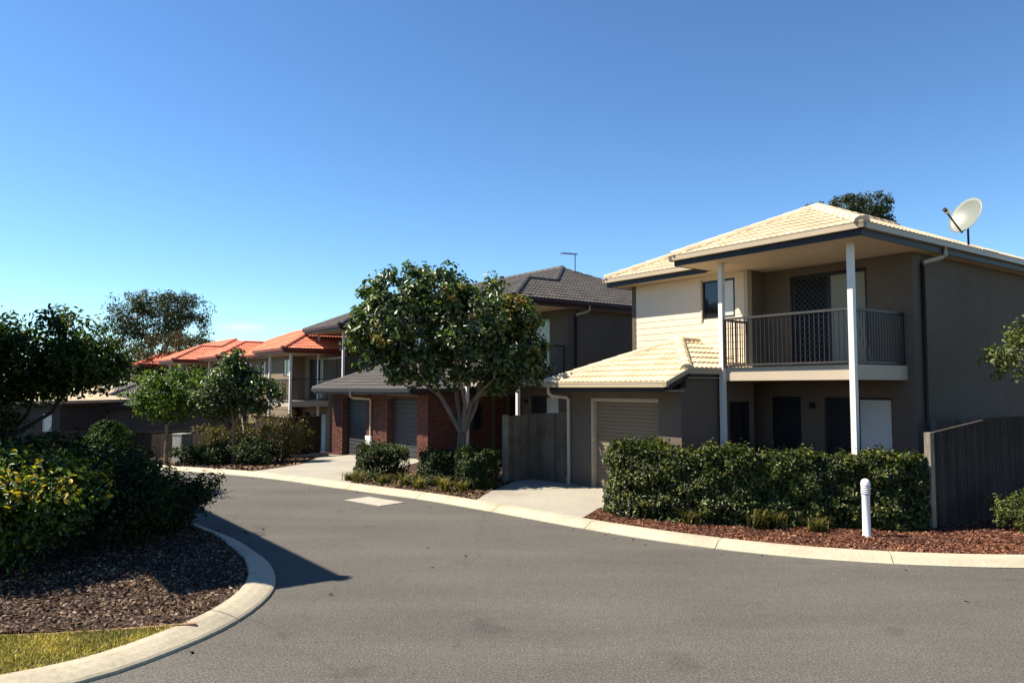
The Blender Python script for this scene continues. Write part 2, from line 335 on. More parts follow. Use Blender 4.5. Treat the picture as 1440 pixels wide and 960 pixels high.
def tree(name, label, base, forks, ells, leafm, barkm, seed, clusters=200, per=55, crad=.42, lsize=.13, trunk_r=.13, trunk_h=1.2, lean=(0, 0), limbs=16, aspect=.5, cat='tree', group=None, shell=.5, twig_r=.02):
    rng = np.random.default_rng(seed); rg = random.Random(seed)
    root = empty(name, base); tag(root, label, cat, group)
    E = [(e[0]-base[0], e[1]-base[1], e[2]-base[2], *e[3:]) for e in ells]
    C, N, K = blob_leaf_points(rng, E, clusters, per, crad, shell=shell)
    n = len(C); L = lsize*(.6+.8*rng.random(n))
    leaves('crown', C, N, L, L*aspect, leafm, rng, root)
    mb = MB(); top = Vector((lean[0], lean[1], trunk_h))
    pts = [Vector((0, 0, -.25)), Vector((0, 0, 0))]; k = 5
    for i in range(1, k+1):
        t = i/k; pts.append(Vector((lean[0]*t*t + rg.uniform(-.03, .03)*trunk_r*6, lean[1]*t*t + rg.uniform(-.03, .03)*trunk_r*6, trunk_h*t)))
    mb.tube(pts, [trunk_r*1.5, trunk_r*1.25] + [trunk_r*(1.1-.3*i/k) for i in range(1, k+1)], 10)
    mains = []
    for fx, fy, fz in forks:
        q = Vector((fx-base[0], fy-base[1], fz-base[2])); p0 = pts[-1] - Vector((0, 0, .08))
        mid = p0.lerp(q, .5) + Vector((rg.uniform(-.22, .22), rg.uniform(-.22, .22), rg.uniform(-.12, .16)))*(q-p0).length*.7
        path = [p0, p0.lerp(mid, .5), mid, mid.lerp(q, .55) + Vector((0, 0, .04)), q]
        r0 = trunk_r*(.46+.12*rg.random()); mb.tube(path, [r0, r0*.85, r0*.7, r0*.5, r0*.3], 8); mains.append((path, r0))
    if mains:
        for i in range(limbs):
            kk = Vector(K[rg.randrange(len(K))]); best = min(((p, r*(.75-.13*j)) for path, r in mains for j, p in enumerate(path[1:])), key=lambda a: (a[0]-kk).length + .35*max(0, a[0].z-kk.z+.2)*3)
            p0, r0 = best; r0 = max(twig_r, min(r0*.55, .06)); mid = p0.lerp(kk, .5) + Vector((rg.uniform(-.12, .12), rg.uniform(-.12, .12), .1))*(kk-p0).length
            mb.tube([p0, mid, kk], [r0, r0*.7, r0*.3], 6)
    mb.build('trunk', barkm, root, True)
    return root
def shrub(name, label, c, r, leafm, seed, n=2500, lsize=.06, aspect=.5, lobes=7, group=None, cat='shrub', extra=None, up=.4):
    """an uneven bush of leaf clumps on short stems; c is its foot, r its half sizes"""
    rng = np.random.default_rng(seed); rg = random.Random(seed); root = empty(name, c); tag(root, label, cat, group)
    ells = [(0, 0, r[2]*.95, r[0]*.8, r[1]*.8, r[2]*.95)]
    for i in range(lobes):
        a = 6.28*(i+rg.random()*.7)/lobes; q = rg.uniform(.45, .75); ells.append((math.cos(a)*r[0]*q, math.sin(a)*r[1]*q, r[2]*rg.uniform(.6, 1.45), r[0]*.42, r[1]*.42, r[2]*.45))
    C, N, K = blob_leaf_points(rng, ells, max(12, n//26), 26, .3*min(r), up, .72)
    C[:, 2] = np.where(C[:, 2] < .02, np.abs(C[:, 2])+.03, C[:, 2])
    L = lsize*(.6+.8*rng.random(len(C)))
    leaves('foliage', C, N, L, L*aspect, leafm, rng, root)
    if extra:
        em, frac, zmin = extra
        hi = np.where((C[:, 2] > zmin) & (rng.random(len(C)) < frac) & (np.hypot(C[:, 0]/r[0], C[:, 1]/r[1]) > .35))[0]
        leaves('new_growth', C[hi]*np.array([1.03, 1.03, 1.02]), N[hi]+np.array([0, 0, .3]), L[hi]*1.1, L[hi]*1.1*aspect, em, rng, root)['kind'] = 'stuff'
    mb = MB()
    for i in range(7):
        k = Vector(K[rg.randrange(len(K))]); mb.tube([(rg.uniform(-.08, .08)*r[0], rg.uniform(-.08, .08)*r[1], -.1), k*.5 + Vector((0, 0, .05)), k*.92], [.022, .016, .007], 5)
    mb.build('stem', M['darkbark'], root)
    return root
def tuft(label, c, h, n, seed, mat=None, group='strap leaved plants along the garden beds', spread=.5, w=.018):
    rng = np.random.default_rng(seed); V = []; F = []
    for i in range(n):
        a = rng.random()*6.28; o = np.array([rng.normal()*.07, rng.normal()*.07, 0]); d = np.array([math.cos(a), math.sin(a), 0]); sd = np.array([-d[1], d[0], 0])
        hh = h*(.6+.5*rng.random()); sp = spread*hh*(.3+rng.random()); b = len(V)
        for t in (0, .4, .75, 1):
            p = o + d*sp*t*t*1.1 + np.array([0, 0, hh*(t - .35*t**3)]); ww = w*(1-t*.9)
            V += [p-sd*ww, p+sd*ww]
        F += [(b, b+1, b+3, b+2), (b+2, b+3, b+5, b+4), (b+4, b+5, b+7, b+6)]
    root = fast_mesh('strap_plant', np.array(V), np.array(F), mat or M['lf_strap']); root.location = c
    return tag(root, label, 'plant', group)

# ------------------------------------------------------------------ ground, road, kerbs, drives, beds
RK = smooth_line([(-34, 49), (-26, 40.6), (-20, 34.4), (-15, 29.2), (-11.48, 25.57), (-8.08, 22.16), (-5.17, 19.1), (-3.65, 17.76), (-1.81, 16.21), (-.27, 14.62), (.98, 13.25), (2.04, 12.2), (2.97, 11.45), (3.84, 10.92), (4.71, 10.57), (5.56, 10.34), (6.84, 10.2), (9, 10.25), (12, 10.6), (18, 11.8), (26, 14)])
LK = smooth_line([(-30, 2.2), (-20, 3.0), (-12, 3.9), (-7, 4.85), (-5.2, 5.3), (-4.2, 5.75), (-3.44, 6.33), (-3.05, 7.05), (-2.82, 7.8), (-2.77, 8.66), (-2.9, 9.43), (-3.27, 10.36), (-3.82, 11.25), (-4.6, 12.31), (-6.6, 14.4), (-10.3, 17.7), (-15.2, 22.5), (-24, 31.5), (-38, 46)])
n = 60; rads = [0, 3, 6, 10, 14, 18, 22, 26, 31, 37, 45, 60, 90, 150, 300, 700, 1500]
gv = [(0, 20, ter(0, 20)-.06)]; gf = []
for i, r in enumerate(rads[1:]):
    for k in range(n): a = 2*math.pi*k/n; x, y = r*math.cos(a), 20+r*math.sin(a); gv.append((x, y, ter(x, y)-.12))
for k in range(n): gf.append((0, 1+k, 1+(k+1) % n))
for i in range(len(rads)-2):
    for k in range(n): a = 1+i*n+k; b = 1+i*n+(k+1) % n; gf.append((a, a+n, b+n, b))
tag(mesh_obj('ground', gv, gf, M['ground'], None, True), kind='structure')
road_poly = RK[::2] + [(26, -12), (-30, -12)] + LK[::2]
sheet('road', road_poly, lambda x, y: ter(x, y)+.0, M['asphalt'], .9)
def kerb(name, line, side, prof, seglen=2.4):
    root = empty(name); root['kind'] = 'structure'
    d = [0]
    for i in range(1, len(line)): d.append(d[-1]+(Vector(line[i])-Vector(line[i-1])).length)
    def at(s):
        for i in range(1, len(d)):
            if d[i] >= s: t = (s-d[i-1])/max(1e-6, d[i]-d[i-1]); return Vector(line[i-1]).lerp(Vector(line[i]), t)
        return Vector(line[-1])
    s = 0
    while s < d[-1]-.3:
        e = min(s+seglen-.014, d[-1]); k = 9; V = []; F = []; m = len(prof)
        for i in range(k):
            q = s+(e-s)*i/(k-1); p = at(q); t = (at(min(q+.1, d[-1]))-at(max(q-.1, 0))).normalized(); nx, ny = -t.y*side, t.x*side
            for o, z in prof: x, y = p.x+nx*o, p.y+ny*o; V.append((x, y, ter(x, y)+z))
        for i in range(k-1):
            for j in range(m-1): a = i*m+j; F.append((a, a+1, a+m+1, a+m) if side < 0 else (a, a+m, a+m+1, a+1))
        F += [tuple(range(m)), tuple(range((k-1)*m, k*m))]
        mesh_obj('kerb_segment', V, F, M['kerb'], root); s += seglen
    return root
kerb('kerb_far_side', RK, 1, [(0, -.06), (0, .012), (.05, .03), (.15, .09), (.19, .105), (.34, .112), (.36, .10), (.36, -.06)])
kerb('kerb_near_side', LK, 1, [(0, -.06), (.005, .028), (.03, .045), (.12, .078), (.22, .104), (.31, .112), (.33, .10), (.33, -.06)])
RI = offset(RK, .35); LI = offset(LK, .32)
def cut(line, a, b):       # the stretch of a line between the points nearest to a and b
    ia = min(range(len(line)), key=lambda i: (line[i][0]-a[0])**2+(line[i][1]-a[1])**2); ib = min(range(len(line)), key=lambda i: (line[i][0]-b[0])**2+(line[i][1]-b[1])**2)
    return line[ia:ib+1]
zb = lambda x, y: ter(x, y)+.085
zd = lambda x, y: ter(x, y)+.098
D1 = cut(RI, (-.85, 15.7), (1.15, 13.5)) + [(1.65, 14.6), (2.45, 15.7), (3.9, 15.7), (1.75, 18.8), (.9, 19.7), (.2, 19.2), (-.1, 18.2), (-.45, 17.1)]
D2 = cut(RI, (-7.7, 22.3), (-4.0, 18.5)) + [(-3.9, 19.6), (-3.5, 21.5), (-3.05, 24.3), (-2.7, 25.7), (-7.5, 32.3), (-7.75, 31.6), (-7.4, 28), (-7.0, 25.2), (-7.25, 23.6)]
sheet('driveway_beige_house', D1, zd, M['drive'], .5); sheet('driveway_brick_garage', D2, zd, M['drive'], .7)
BA = cut(RI, (1.17, 13.48), (18, 12)) + [(18, 17), (3.9, 15.72), (2.47, 15.68), (1.67, 14.58)]
BB = cut(RI, (-3.98, 18.48), (-.87, 15.72)) + [(-.47, 17.12), (-.12, 18.22), (.18, 19.25), (2.5, 24), (-2.6, 25.6), (-3.02, 24.3), (-3.47, 21.5), (-3.87, 19.6)]
BC = cut(RI, (-26, 41), (-7.72, 22.32)) + [(-7.28, 23.6), (-7.03, 25.2), (-7.43, 28), (-7.78, 31.6), (-7.5, 33), (-16, 45), (-28, 50)]
sheet('garden_bed_hedge', BA, zb, M['red_soil'], .5); sheet('garden_bed_tree', BB, zb, M['mulch_soil'], .5); sheet('garden_bed_far', BC, zb, M['mulch_soil'], .9)
edge = smooth_line([(-3.08, 7.5), (-3.6, 7.34), (-4.3, 7.2), (-5.2, 7.1), (-8, 6.95), (-14, 6.8)])
mound = lambda x, y: ter(x, y)+.085+.05*max(0, min(1, (-3.3-x)/1.2))
BL = edge[::-1] + cut(LI, (-3.0, 7.7), (-15, 23)) + [(-20, 22), (-20, 8)]
sheet('garden_bed_island', BL, mound, M['mulch_soil'], .4)
LW = cut(LI, (-20, 3.3), (-3.15, 7.4)) + edge
sheet('lawn', LW, zb, M['lawn'], .5)
mb = MB()
for i in range(len(edge)-1):
    (x0, y0), (x1, y1) = edge[i], edge[i+1]; t = (Vector((x1, y1))-Vector((x0, y0))).normalized()*.024; nx, ny = -t.y, t.x
    mb.hexa([(x0-nx, y0-ny, 0), (x1-nx, y1-ny, 0), (x1+nx, y1+ny, 0), (x0+nx, y0+ny, 0), (x0-nx, y0-ny, .118), (x1-nx, y1-ny, .118), (x1+nx, y1+ny, .118), (x0+nx, y0+ny, .118)])
tag(mb.build('garden_edging', M['edging']), 'thin terracotta edging strip between the lawn and the dark mulch', 'edging')
pit = empty('drain_pit', (-2.85, 16.2, .004)); tag(pit, 'pale concrete drain slabs let into the road by the kerb', 'drain')
pit.rotation_euler.z = math.atan2(-.68, .73)
for i, (x0, x1) in enumerate(((-.62, -.01), (.01, .62))): MB().box(x0, x1, -.42, .22, -.05, .006+.003*i).build('slab', M['slab'], pit)
# bark chips: flat slivers scattered over the beds
def chips(name, poly, zf, n, mat, size, seed, label, box=None):
    rng = np.random.default_rng(seed); xs = [p[0] for p in poly]; ys = [p[1] for p in poly]; b = box or (min(xs), max(xs), min(ys), max(ys)); P = []
    while len(P) < n:
        x = b[0]+(b[1]-b[0])*rng.random(); y = b[2]+(b[3]-b[2])*rng.random()
        if inside(poly, x, y): P.append((x, y, zf(x, y)+.004+.02*rng.random()))
    P = np.array(P); N = np.tile([0, 0, 1.], (n, 1)) + rng.normal(size=(n, 3))*.45
    L = size*(.5+1.1*rng.random(n)); o = leaves(name, P, N, L, L*.42, mat, rng, None, .05, .05)
    return tag(o, label, 'mulch', kind='stuff')
chips('bark_mulch', BL, mound, 38000, M['chip_l'], .042, 1, 'dark bark mulch under the island bushes', (-9, -2.8, 7, 14))
chips('bark_mulch', BA, zb, 40000, M['chip_r'], .04, 2, 'red brown bark mulch in front of the clipped hedge', (1, 10.5, 10.3, 14.5))
chips('bark_mulch', BB, zb, 9000, M['chip_m'], .07, 3, 'brown bark mulch around the street tree', (-4.2, .2, 15.6, 21))
chips('bark_mulch', BC, zb, 5000, M['chip_m'], .12, 4, 'brown mulch under the bronze shrubs', (-14, -7, 22, 32))
rng = np.random.default_rng(5); P = []
while len(P) < 26000:
    x = -6.2+3.3*rng.random(); y = 5.6+1.9*rng.random()
    if inside(LW, x, y): P.append((x, y, .1+.012*rng.random()))
P = np.array(P); N = rng.normal(size=P.shape); N[:, 2] *= .35; L = .035+.04*rng.random(len(P))
dv = np.tile([0, 0, 1.], (len(P), 1)); tag(leaves('grass', P, N, L, np.full(len(P), .007), M['grass'], rng, None, .1, .3, dv), 'short dry lawn grass beside the near kerb', 'grass', kind='stuff')

# ------------------------------------------------------------------ roofs
TW, TE = .30, .32
def tile_template():
    us = [TW*i/8 for i in range(9)]; V = []; F = []
    for v, add in ((TE+.03, 0.004), (0, .034)):
        for u in us: V.append((u, v, .012*(1+math.cos(4*math.pi*u/TW)) + add))
    for u in us: V.append((u, 0, -.004))
    for i in range(8): F.append((i, 9+i, 10+i, 1+i)); F.append((9+i, 18+i, 19+i, 10+i))
    return V, F
TV, TF = tile_template(); TILE_ME = {}
def tile_mesh(mat):
    if mat.name not in TILE_ME:
        me = bpy.data.meshes.new('roof_tile'); me.from_pydata(TV, [], TF); me.materials.append(mat); me.update(); TILE_ME[mat.name] = me
    return TILE_ME[mat.name]
class Roof:
    """tiles laid course by course on convex roof planes, cut along hips and valleys"""
    def __init__(s, root, mat, budget):
        s.root = root; s.mat = mat; s.left = budget; s.sv = []; s.sf = []; s.deck = MB(); s.caps = []; s.ntile = 0; s.pend = []
    def plane(s, pts, tiles=True, zoff=.0):
        """pts: plan polygon with heights, first two points along the eave (left to right as seen from below the slope)"""
        P = [Vector(p) for p in pts]; U = (P[1]-P[0]); U.z = 0; U.normalize()
        nrm = Vector((0, 0, 0))
        for i in range(len(P)): nrm += P[i].cross(P[(i+1) % len(P)])
        nrm.normalize()
        if nrm.z < 0: nrm = -nrm
        V = nrm.cross(U).normalized()
        if V.z < 0: V = -V; 
        O = P[0]; b = len(s.deck.v); s.deck.v += [tuple(p - nrm*.012) for p in P]; s.deck.f.append(tuple(range(b, b+len(P))))
        if not tiles: return
        uv = [((p-O).dot(U), (p-O).dot(V)) for p in P]; area = sum(uv[i][0]*uv[(i+1) % len(uv)][1]-uv[(i+1) % len(uv)][0]*uv[i][1] for i in range(len(uv)))
        if area < 0: uv = uv[::-1]
        hand = U.cross(V).dot(nrm); u0 = min(q[0] for q in uv); u1 = max(q[0] for q in uv); v1 = max(q[1] for q in uv)
        edges = [(uv[i], uv[(i+1) % len(uv)]) for i in range(len(uv))]
        def dist(e, u, v): (a, b), (c, d) = e; l = math.hypot(c-a, d-b); return ((c-a)*(v-b)-(d-b)*(u-a))/max(l, 1e-6)
        j = 0
        while j*TE < v1-.02:
            v = j*TE; i = math.floor(u0/TW)-1; sh = .5*TW*(j % 2)
            while i*TW < u1+TW:
                u = i*TW+sh; cs = [(u, v), (u+TW, v), (u+TW, v+TE), (u, v+TE)]; i += 1
                ds = [[dist(e, *c) for c in cs] for e in edges]
                if any(max(d) < .01 for d in ds): continue
                full = all(min(d) > -.005 for d in ds)
                mtx = Matrix.Identity(4)
                for k, ax in enumerate((U*(1 if hand > 0 else 1), V, nrm)):
                    for r_ in range(3): mtx[r_][k] = ax[r_]
                mtx.translation = O+U*u+V*v
                cutl = [] if full else [(((a-u), (b-v)), ((c-u), (d-v))) for ((a, b), (c, d)), d4 in zip(edges, ds) if min(d4) < -.005]
                s.pend.append((mtx, cutl))
            j += 1
    def emit(s, part):
        for mtx, cutl in s.pend:
            me = None
            if cutl or s.left <= 0:
                bm = bmesh.new(); vs = [bm.verts.new(v) for v in TV]
                for f in TF: bm.faces.new([vs[i] for i in f])
                for (a, b), (c, d) in cutl:
                    e = Vector((c-a, d-b, 0))
                    if e.length < 1e-5: continue
                    bmesh.ops.bisect_plane(bm, geom=bm.verts[:]+bm.edges[:]+bm.faces[:], plane_co=(a, b, 0), plane_no=(d-b, a-c, 0), clear_outer=True)
                if not bm.faces: bm.free(); continue
                if s.left <= 0:
                    bm.verts.index_update(); n = len(s.sv); s.sv += [tuple(mtx @ v.co) for v in bm.verts]; s.sf += [tuple(v.index+n for v in f.verts) for f in bm.faces]; bm.free(); continue
                me = bpy.data.meshes.new('roof_tile'); bm.to_mesh(me); bm.free(); me.materials.append(s.mat)
            else: me = tile_mesh(s.mat)
            o = bpy.data.objects.new('roof_tile', me); COL.objects.link(o); o.parent = part; o.matrix_basis = mtx; s.left -= 1
        s.pend = []
    def cap(s, a, b): s.caps.append((Vector(a), Vector(b)))
    def finish(s, capobj=True):
        part = s.deck.build('roof', M['deck'], s.root)
        s.emit(part)
        if s.sv:
            o = mesh_obj('roof_tiles', s.sv, s.sf, s.mat, part); o['kind'] = 'stuff'
        prof = [(-.13, -.035), (-.1, .03), (-.04, .065), (.04, .065), (.1, .03), (.13, -.035)]; me = None
        for a, b in s.caps:
            d = (b-a); L = d.length; d.normalize(); side = d.cross(Vector((0, 0, 1))).normalized(); up = side.cross(d).normalized(); n = max(1, round(L/.38)); st = L/n
            for k in range(n):
                V = []; q0 = a+d*(st*k); q1 = a+d*(st*(k+1)+.02)
                for q, sc_ in ((q0, 1.12), (q1, .98)):
                    for x, z in prof: V.append(q+side*x*sc_+up*(z*sc_+.03))
                mesh_obj('ridge_tile', V, [(i, i+1, i+7, i+6) for i in range(5)] + [(0, 1, 2, 3, 4, 5), (11, 10, 9, 8, 7, 6)], s.mat, part)
        return part

# ------------------------------------------------------------------ house pieces (local axes: x to the right along the front, y into the house)
def wall(name, root, mat, axis, c, a0, a1, z0, z1, holes=(), th=.14):
    """upright wall in the plane x=c (axis 'y') or y=c (axis 'x') with rectangular openings (a0,a1,z0,z1)"""
    A = sorted({a0, a1, *[h[0] for h in holes], *[h[1] for h in holes]}); Z = sorted({z0, z1, *[h[2] for h in holes], *[h[3] for h in holes]})
    A = [a for a in A if a0 <= a <= a1]; Z = [z for z in Z if z0 <= z <= z1]; mb = MB()
    bm = bmesh.new()
    cells = {}
    for i in range(len(A)-1):
        for j in range(len(Z)-1):
            ca, cz = (A[i]+A[i+1])/2, (Z[j]+Z[j+1])/2
            cells[i, j] = not any(h[0] < ca < h[1] and h[2] < cz < h[3] for h in holes)
    V = []; F = []
    def pt(a, z, d): V.append((a, c+d, z) if axis == 'x' else (c+d, a, z)); return len(V)-1
    def quad(*q): F.append(tuple(q))
    for (i, j), ok in cells.items():
        if not ok: continue
        a, b, z, y = A[i], A[i+1], Z[j], Z[j+1]
        quad(pt(a, z, 0), pt(b, z, 0), pt(b, y, 0), pt(a, y, 0)); quad(pt(a, z, th), pt(a, y, th), pt(b, y, th), pt(b, z, th))
        for di, dj, e in ((-1, 0, ((a, z), (a, y))), (1, 0, ((b, y), (b, z))), (0, -1, ((b, z), (a, z))), (0, 1, ((a, y), (b, y)))):
            if not cells.get((i+di, j+dj), False):
                (p, q), (r_, t) = e; quad(pt(p, q, 0), pt(r_, t, 0), pt(r_, t, th), pt(p, q, th))
    bm.free()
    o = mesh_obj(name, V, F, mat, root)
    bm = bmesh.new(); bm.from_mesh(o.data); bmesh.ops.remove_doubles(bm, verts=bm.verts[:], dist=.0005); bmesh.ops.recalc_face_normals(bm, faces=bm.faces[:]); bm.to_mesh(o.data); bm.free()
    return o
def window(root, axis, c, a0, a1, z0, z1, panes, frame=None, fw=.05, name='window', inset=.06, sill=False):
    """frame ring and panes in an opening; panes: list of glass materials from a0 to a1"""
    frame = frame or M['blackmetal']; mb = MB(); d0, d1 = c+inset, c+inset+.06
    def b(m, p, q, z, y, e0, e1): m.box(p, q, e0, e1, z, y) if axis == 'x' else m.box(e0, e1, p, q, z, y)
    n = len(panes); st = (a1-a0)/n
    b(mb, a0, a0+fw, z0, z1, d0, d1); b(mb, a1-fw, a1, z0, z1, d0, d1); b(mb, a0+fw, a1-fw, z0, z0+fw, d0, d1); b(mb, a0+fw, a1-fw, z1-fw, z1, d0, d1)
    for k in range(1, n): b(mb, a0+st*k-fw*.6, a0+st*k+fw*.6, z0+fw, z1-fw, d0, d1)
    o = mb.build(name, frame, root)
    for k, g in enumerate(panes):
        m = MB(); l = a0+st*k+(fw if k == 0 else fw*.6); r_ = a0+st*(k+1)-(fw if k == n-1 else fw*.6); b(m, l, r_, z0+fw, z1-fw, d0+.02, d0+.035); m.build('pane', g, o)
    return o
def grille(parent, axis, c, a0, a1, z0, z1, sp=.13, w=.006):
    """diamond security grille"""
    mb = MB(); W = a1-a0; H = z1-z0
    def seg(p, q):
        (a, z), (b, y) = p, q; l = math.hypot(b-a, y-z)
        if l < .03: return
        nx, nz = -(y-z)/l*w, (b-a)/l*w; pts = []
        for d in (c, c+.008):
            pts += [(a-nx, d, z-nz), (b-nx, d, y-nz), (b+nx, d, y+nz), (a+nx, d, z+nz)] if axis == 'x' else [(d, a-nx, z-nz), (d, b-nx, y-nz), (d, b+nx, y+nz), (d, a+nx, z+nz)]
        mb.hexa(pts)
    k = sp
    while k < W+H:
        p = (a0+min(k, W), z0+max(0, k-W)); q = (a0+max(0, k-H), z0+min(k, H)); seg(p, q); seg((a1-(p[0]-a0), p[1]), (a1-(q[0]-a0), q[1])); k += sp
    o = mb.build('security_grille', M['grille'], parent); return o
def rail(root, p, q, z0, z1, mats, sp=.1, end_posts=(0, 1)):
    P = Vector(p); Q = Vector(q); d = (Q-P); L = d.length; d.normalize(); n = Vector((-d.y, d.x)); r_ = None
    def bar(name, a, b, w, za, zb_, parent, mat):
        A = P+d*a; B = P+d*b; return MB().hexa([(*(A-n*w), za), (*(B-n*w), za), (*(B+n*w), za), (*(A+n*w), za), (*(A-n*w), zb_), (*(B-n*w), zb_), (*(B+n*w), zb_), (*(A+n*w), zb_)]).build(name, mat, parent)
    r_ = bar('balustrade', 0, L, .03, z1-.045, z1, root, mats[0]); bar('bottom_rail', 0, L, .02, z0+.03, z0+.065, r_, mats[0])
    k = int(L/sp); g = .5*(L-k*sp)
    proto = MB().box(-.008, .008, -.008, .008, z0+.065, z1-.045).build('baluster', mats[1], r_); proto.location = (*(P+d*(g if g > .02 else sp)), 0); proto.rotation_euler.z = math.atan2(d.y, d.x)
    for i in range(1, k+1):
        o = proto.copy(); COL.objects.link(o); o.parent = r_; o.location = (*(P+d*min(L-.03, g+i*sp)), 0)
    for e in end_posts: bar('rail_post', e*(L-.04), e*(L-.04)+.04, .022, z0, z1-.045, r_, mats[1])
    return r_
def downpipe(root, pts, r=.042, mat=None): return MB().tube(pts, r, 10).build('downpipe', mat or M['pipe'], root, True)
def roller_door(root, x0, x1, y, z0, z1, mat, pitch=.085, label=None):
    V = []; F = []; n = int((z1-z0)/pitch)
    for i in range(n):
        z = z0+i*(z1-z0)/n; h = (z1-z0)/n
        for dz, dy in ((0, .012), (.12, 0), (.72, 0), (.86, .012), (.999, .012)): V += [(x0, y+dy, z+dz*h), (x1, y+dy, z+dz*h)]
    for i in range(len(V)//2-1): F.append((2*i, 2*i+1, 2*i+3, 2*i+2))
    o = mesh_obj('garage_door', V, F, mat, root)
    MB().box(x0+.02, x1-.02, y-.02, y-.002, z0, z0+.07).build('bottom_bar', mat, o)
    MB().box((x0+x1)/2-.07, (x0+x1)/2+.07, y-.03, y-.004, z0+.75, z0+.79).build('handle', M['blackmetal'], o)
    return o
PT = math.tan(R(24)); SOF = 5.07; GZ0, GZ1 = 5.19, 5.30
def eave_trim(root, segs, z0, zf, z1, gm, fm, out=.10):
    """gutter and fascia along straight eaves; segs: ((x0,y0),(x1,y1),(nx,ny)) with the outward normal"""
    for (a, b, nrm) in segs:
        A = Vector(a); B = Vector(b); n = Vector(nrm); d = (B-A).normalized()
        def slab(name, i, o, za, zb_, mat, ex):
            p, q = A-d*ex, B+d*ex; i_, o_ = -n*i, -n*o
            return MB().hexa([(*(p+o_), za), (*(q+o_), za), (*(q+i_), za), (*(p+i_), za), (*(p+o_), zb_), (*(q+o_), zb_), (*(q+i_), zb_), (*(p+i_), zb_)]).build(name, mat, root)
        g = slab('gutter', .0, .11, zf, z1, gm, 0); slab('fascia', .085, .112, z0, zf+.02, fm, -.087)
        # rolled lip of the gutter
        MB().tube([(*(A-n*.004), z1), (*(B-n*.004), z1)], .013, 6).build('gutter_lip', gm, g)
def townhouse(name, label, P, rot, z0, T1, S1, mt, mirror=False, budget=300, blinds=True, garage=None, boards=True, cat='house'):
    root = empty(name, (*P, z0), rot); tag(root, label, cat)
    T0 = -.6; S0 = .65; PS = -.62; PL = 3.86; pr = (PL-T0)/2; ze = GZ1-.02
    cx = -(T0+T1)/2                                      # mirror axis in local x
    sides = [lambda x: x] + ([lambda x: 2*cx-x] if mirror else [])
    wm = mt['wall']
    # ---- roof planes (t runs to the left of the front, so x = -t)
    rf = Roof(root, mt['tile'], budget)
    inset = .04; k = PT
    def Z(h): return ze + h*k
    Wd = T1-T0; Dp = S1-S0
    alongT = Wd > Dp
    r = min(Wd, Dp)/2; apex = [(T0+r, S0+r), (T1-r, S0+r)] if alongT else [(T0+r, S0+r), (T0+r, S1-r)]
    mid = S0+pr
    def pt(t, s, h): return (-t, s, Z(h))
    flip = lambda pts: [(2*cx-x, y, z) for x, y, z in pts]
    porchF = [pt(PL-inset, PS+inset, 0), pt(T0+inset, PS+inset, 0), pt(T0+pr, PS+pr, pr)]
    rightA = [pt(T0+inset, PS+inset, 0), pt(T0+inset, mid+pr-pr, 0), pt(T0+pr, mid, pr), pt(T0+pr, PS+pr, pr)]
    rightA[1] = pt(T0+inset, mid, 0)
    rightB = [pt(T0+inset, mid, 0), pt(T0+inset, S1-inset, 0)] + ([pt(apex[0][0], apex[0][1], r)] if alongT else [pt(apex[1][0], apex[1][1], r), pt(apex[0][0], apex[0][1], r)]) + [pt(T0+pr, mid, pr)]
    leftP = [pt(PL-inset, PS+inset, 0), pt(PL-inset, S0, 0), pt(T0+pr, mid, pr), pt(T0+pr, PS+pr, pr)]
    ML = (T0+T1) - PL if mirror else None
    frontM = [pt((ML if mirror else T1-inset), S0+inset, 0), pt(PL, S0+inset, 0), pt(T0+pr, mid, pr), pt(apex[0][0], apex[0][1], r)]
    if alongT: frontM.append(pt(apex[1][0], apex[1][1], r))
    if mirror: frontM.append(pt(T1-pr, mid, pr))
    rf.gar = None
    if garage: garage(root, rf, mt)
    rf.plane(porchF); rf.plane(frontM); rf.plane(rightA); rf.plane(rightB); rf.plane(leftP)
    if mirror:
        for q in (porchF, rightA, rightB, leftP): rf.plane(flip(q))
    else:
        rf.plane([pt(T1-inset, S0+inset, 0), pt(T1-inset, S1-inset, 0)] + ([pt(*apex[1], r)] if alongT else [pt(*apex[1], r), pt(*apex[0], r)]), tiles=False)
    rf.plane([pt(T0+inset, S1-inset, 0), pt(T1-inset, S1-inset, 0)] + ([pt(*apex[1], r), pt(*apex[0], r)] if alongT else [pt(*apex[1], r)]), tiles=False)
    for f in sides:
        g = lambda p: (f(p[0]), p[1], p[2])
        rf.cap(g(pt(T0+.05, PS+.05, .05)), g(pt(T0+pr, PS+pr, pr))); rf.cap(g(pt(PL-.05, PS+.05, .05)), g(pt(T0+pr, PS+pr, pr)))
        rf.cap(g(pt(T0+pr, PS+pr, pr)), g(pt(T0+pr, mid, pr))); rf.cap(g(pt(T0+pr, mid, pr)), g(pt(*apex[0], r)))
    rf.cap(pt(*apex[0], r), pt(*apex[1], r))
    if not mirror: rf.cap(pt(T1-.05, S0+.05, .05), pt(*(apex[1] if alongT else apex[0]), r))
    rf.finish()
    # ---- gutters, fascias, soffits
    segs = [((-PL, PS), (-T0, PS), (0, -1)), ((-T0, PS), (-T0, S1), (1, 0)), ((-PL, PS), (-PL, S0), (-1, 0))]
    if mirror:
        segs += [((2*cx-a[0], a[1]), (2*cx-b[0], b[1]), (-n_[0], n_[1])) for a, b, n_ in segs]
        segs.append(((-ML, S0), (-PL, S0), (0, -1)))
    else:
        segs += [((-T1, S0), (-PL, S0), (0, -1)), ((-T1, S0), (-T1, S1), (-1, 0))]
    eave_trim(root, segs, SOF, GZ0, GZ1, mt['gutter'], mt['fascia'])
    bx('soffit', root, M['soffit'], -T1+.113, -T0-.113, S0+.113, S1-.113, SOF+.012, SOF+.03)
    for f in sides: bx('soffit', root, M['soffit'], f(-PL+.113), f(-T0-.113), PS+.113, S0+.113, SOF+.012, SOF+.03)
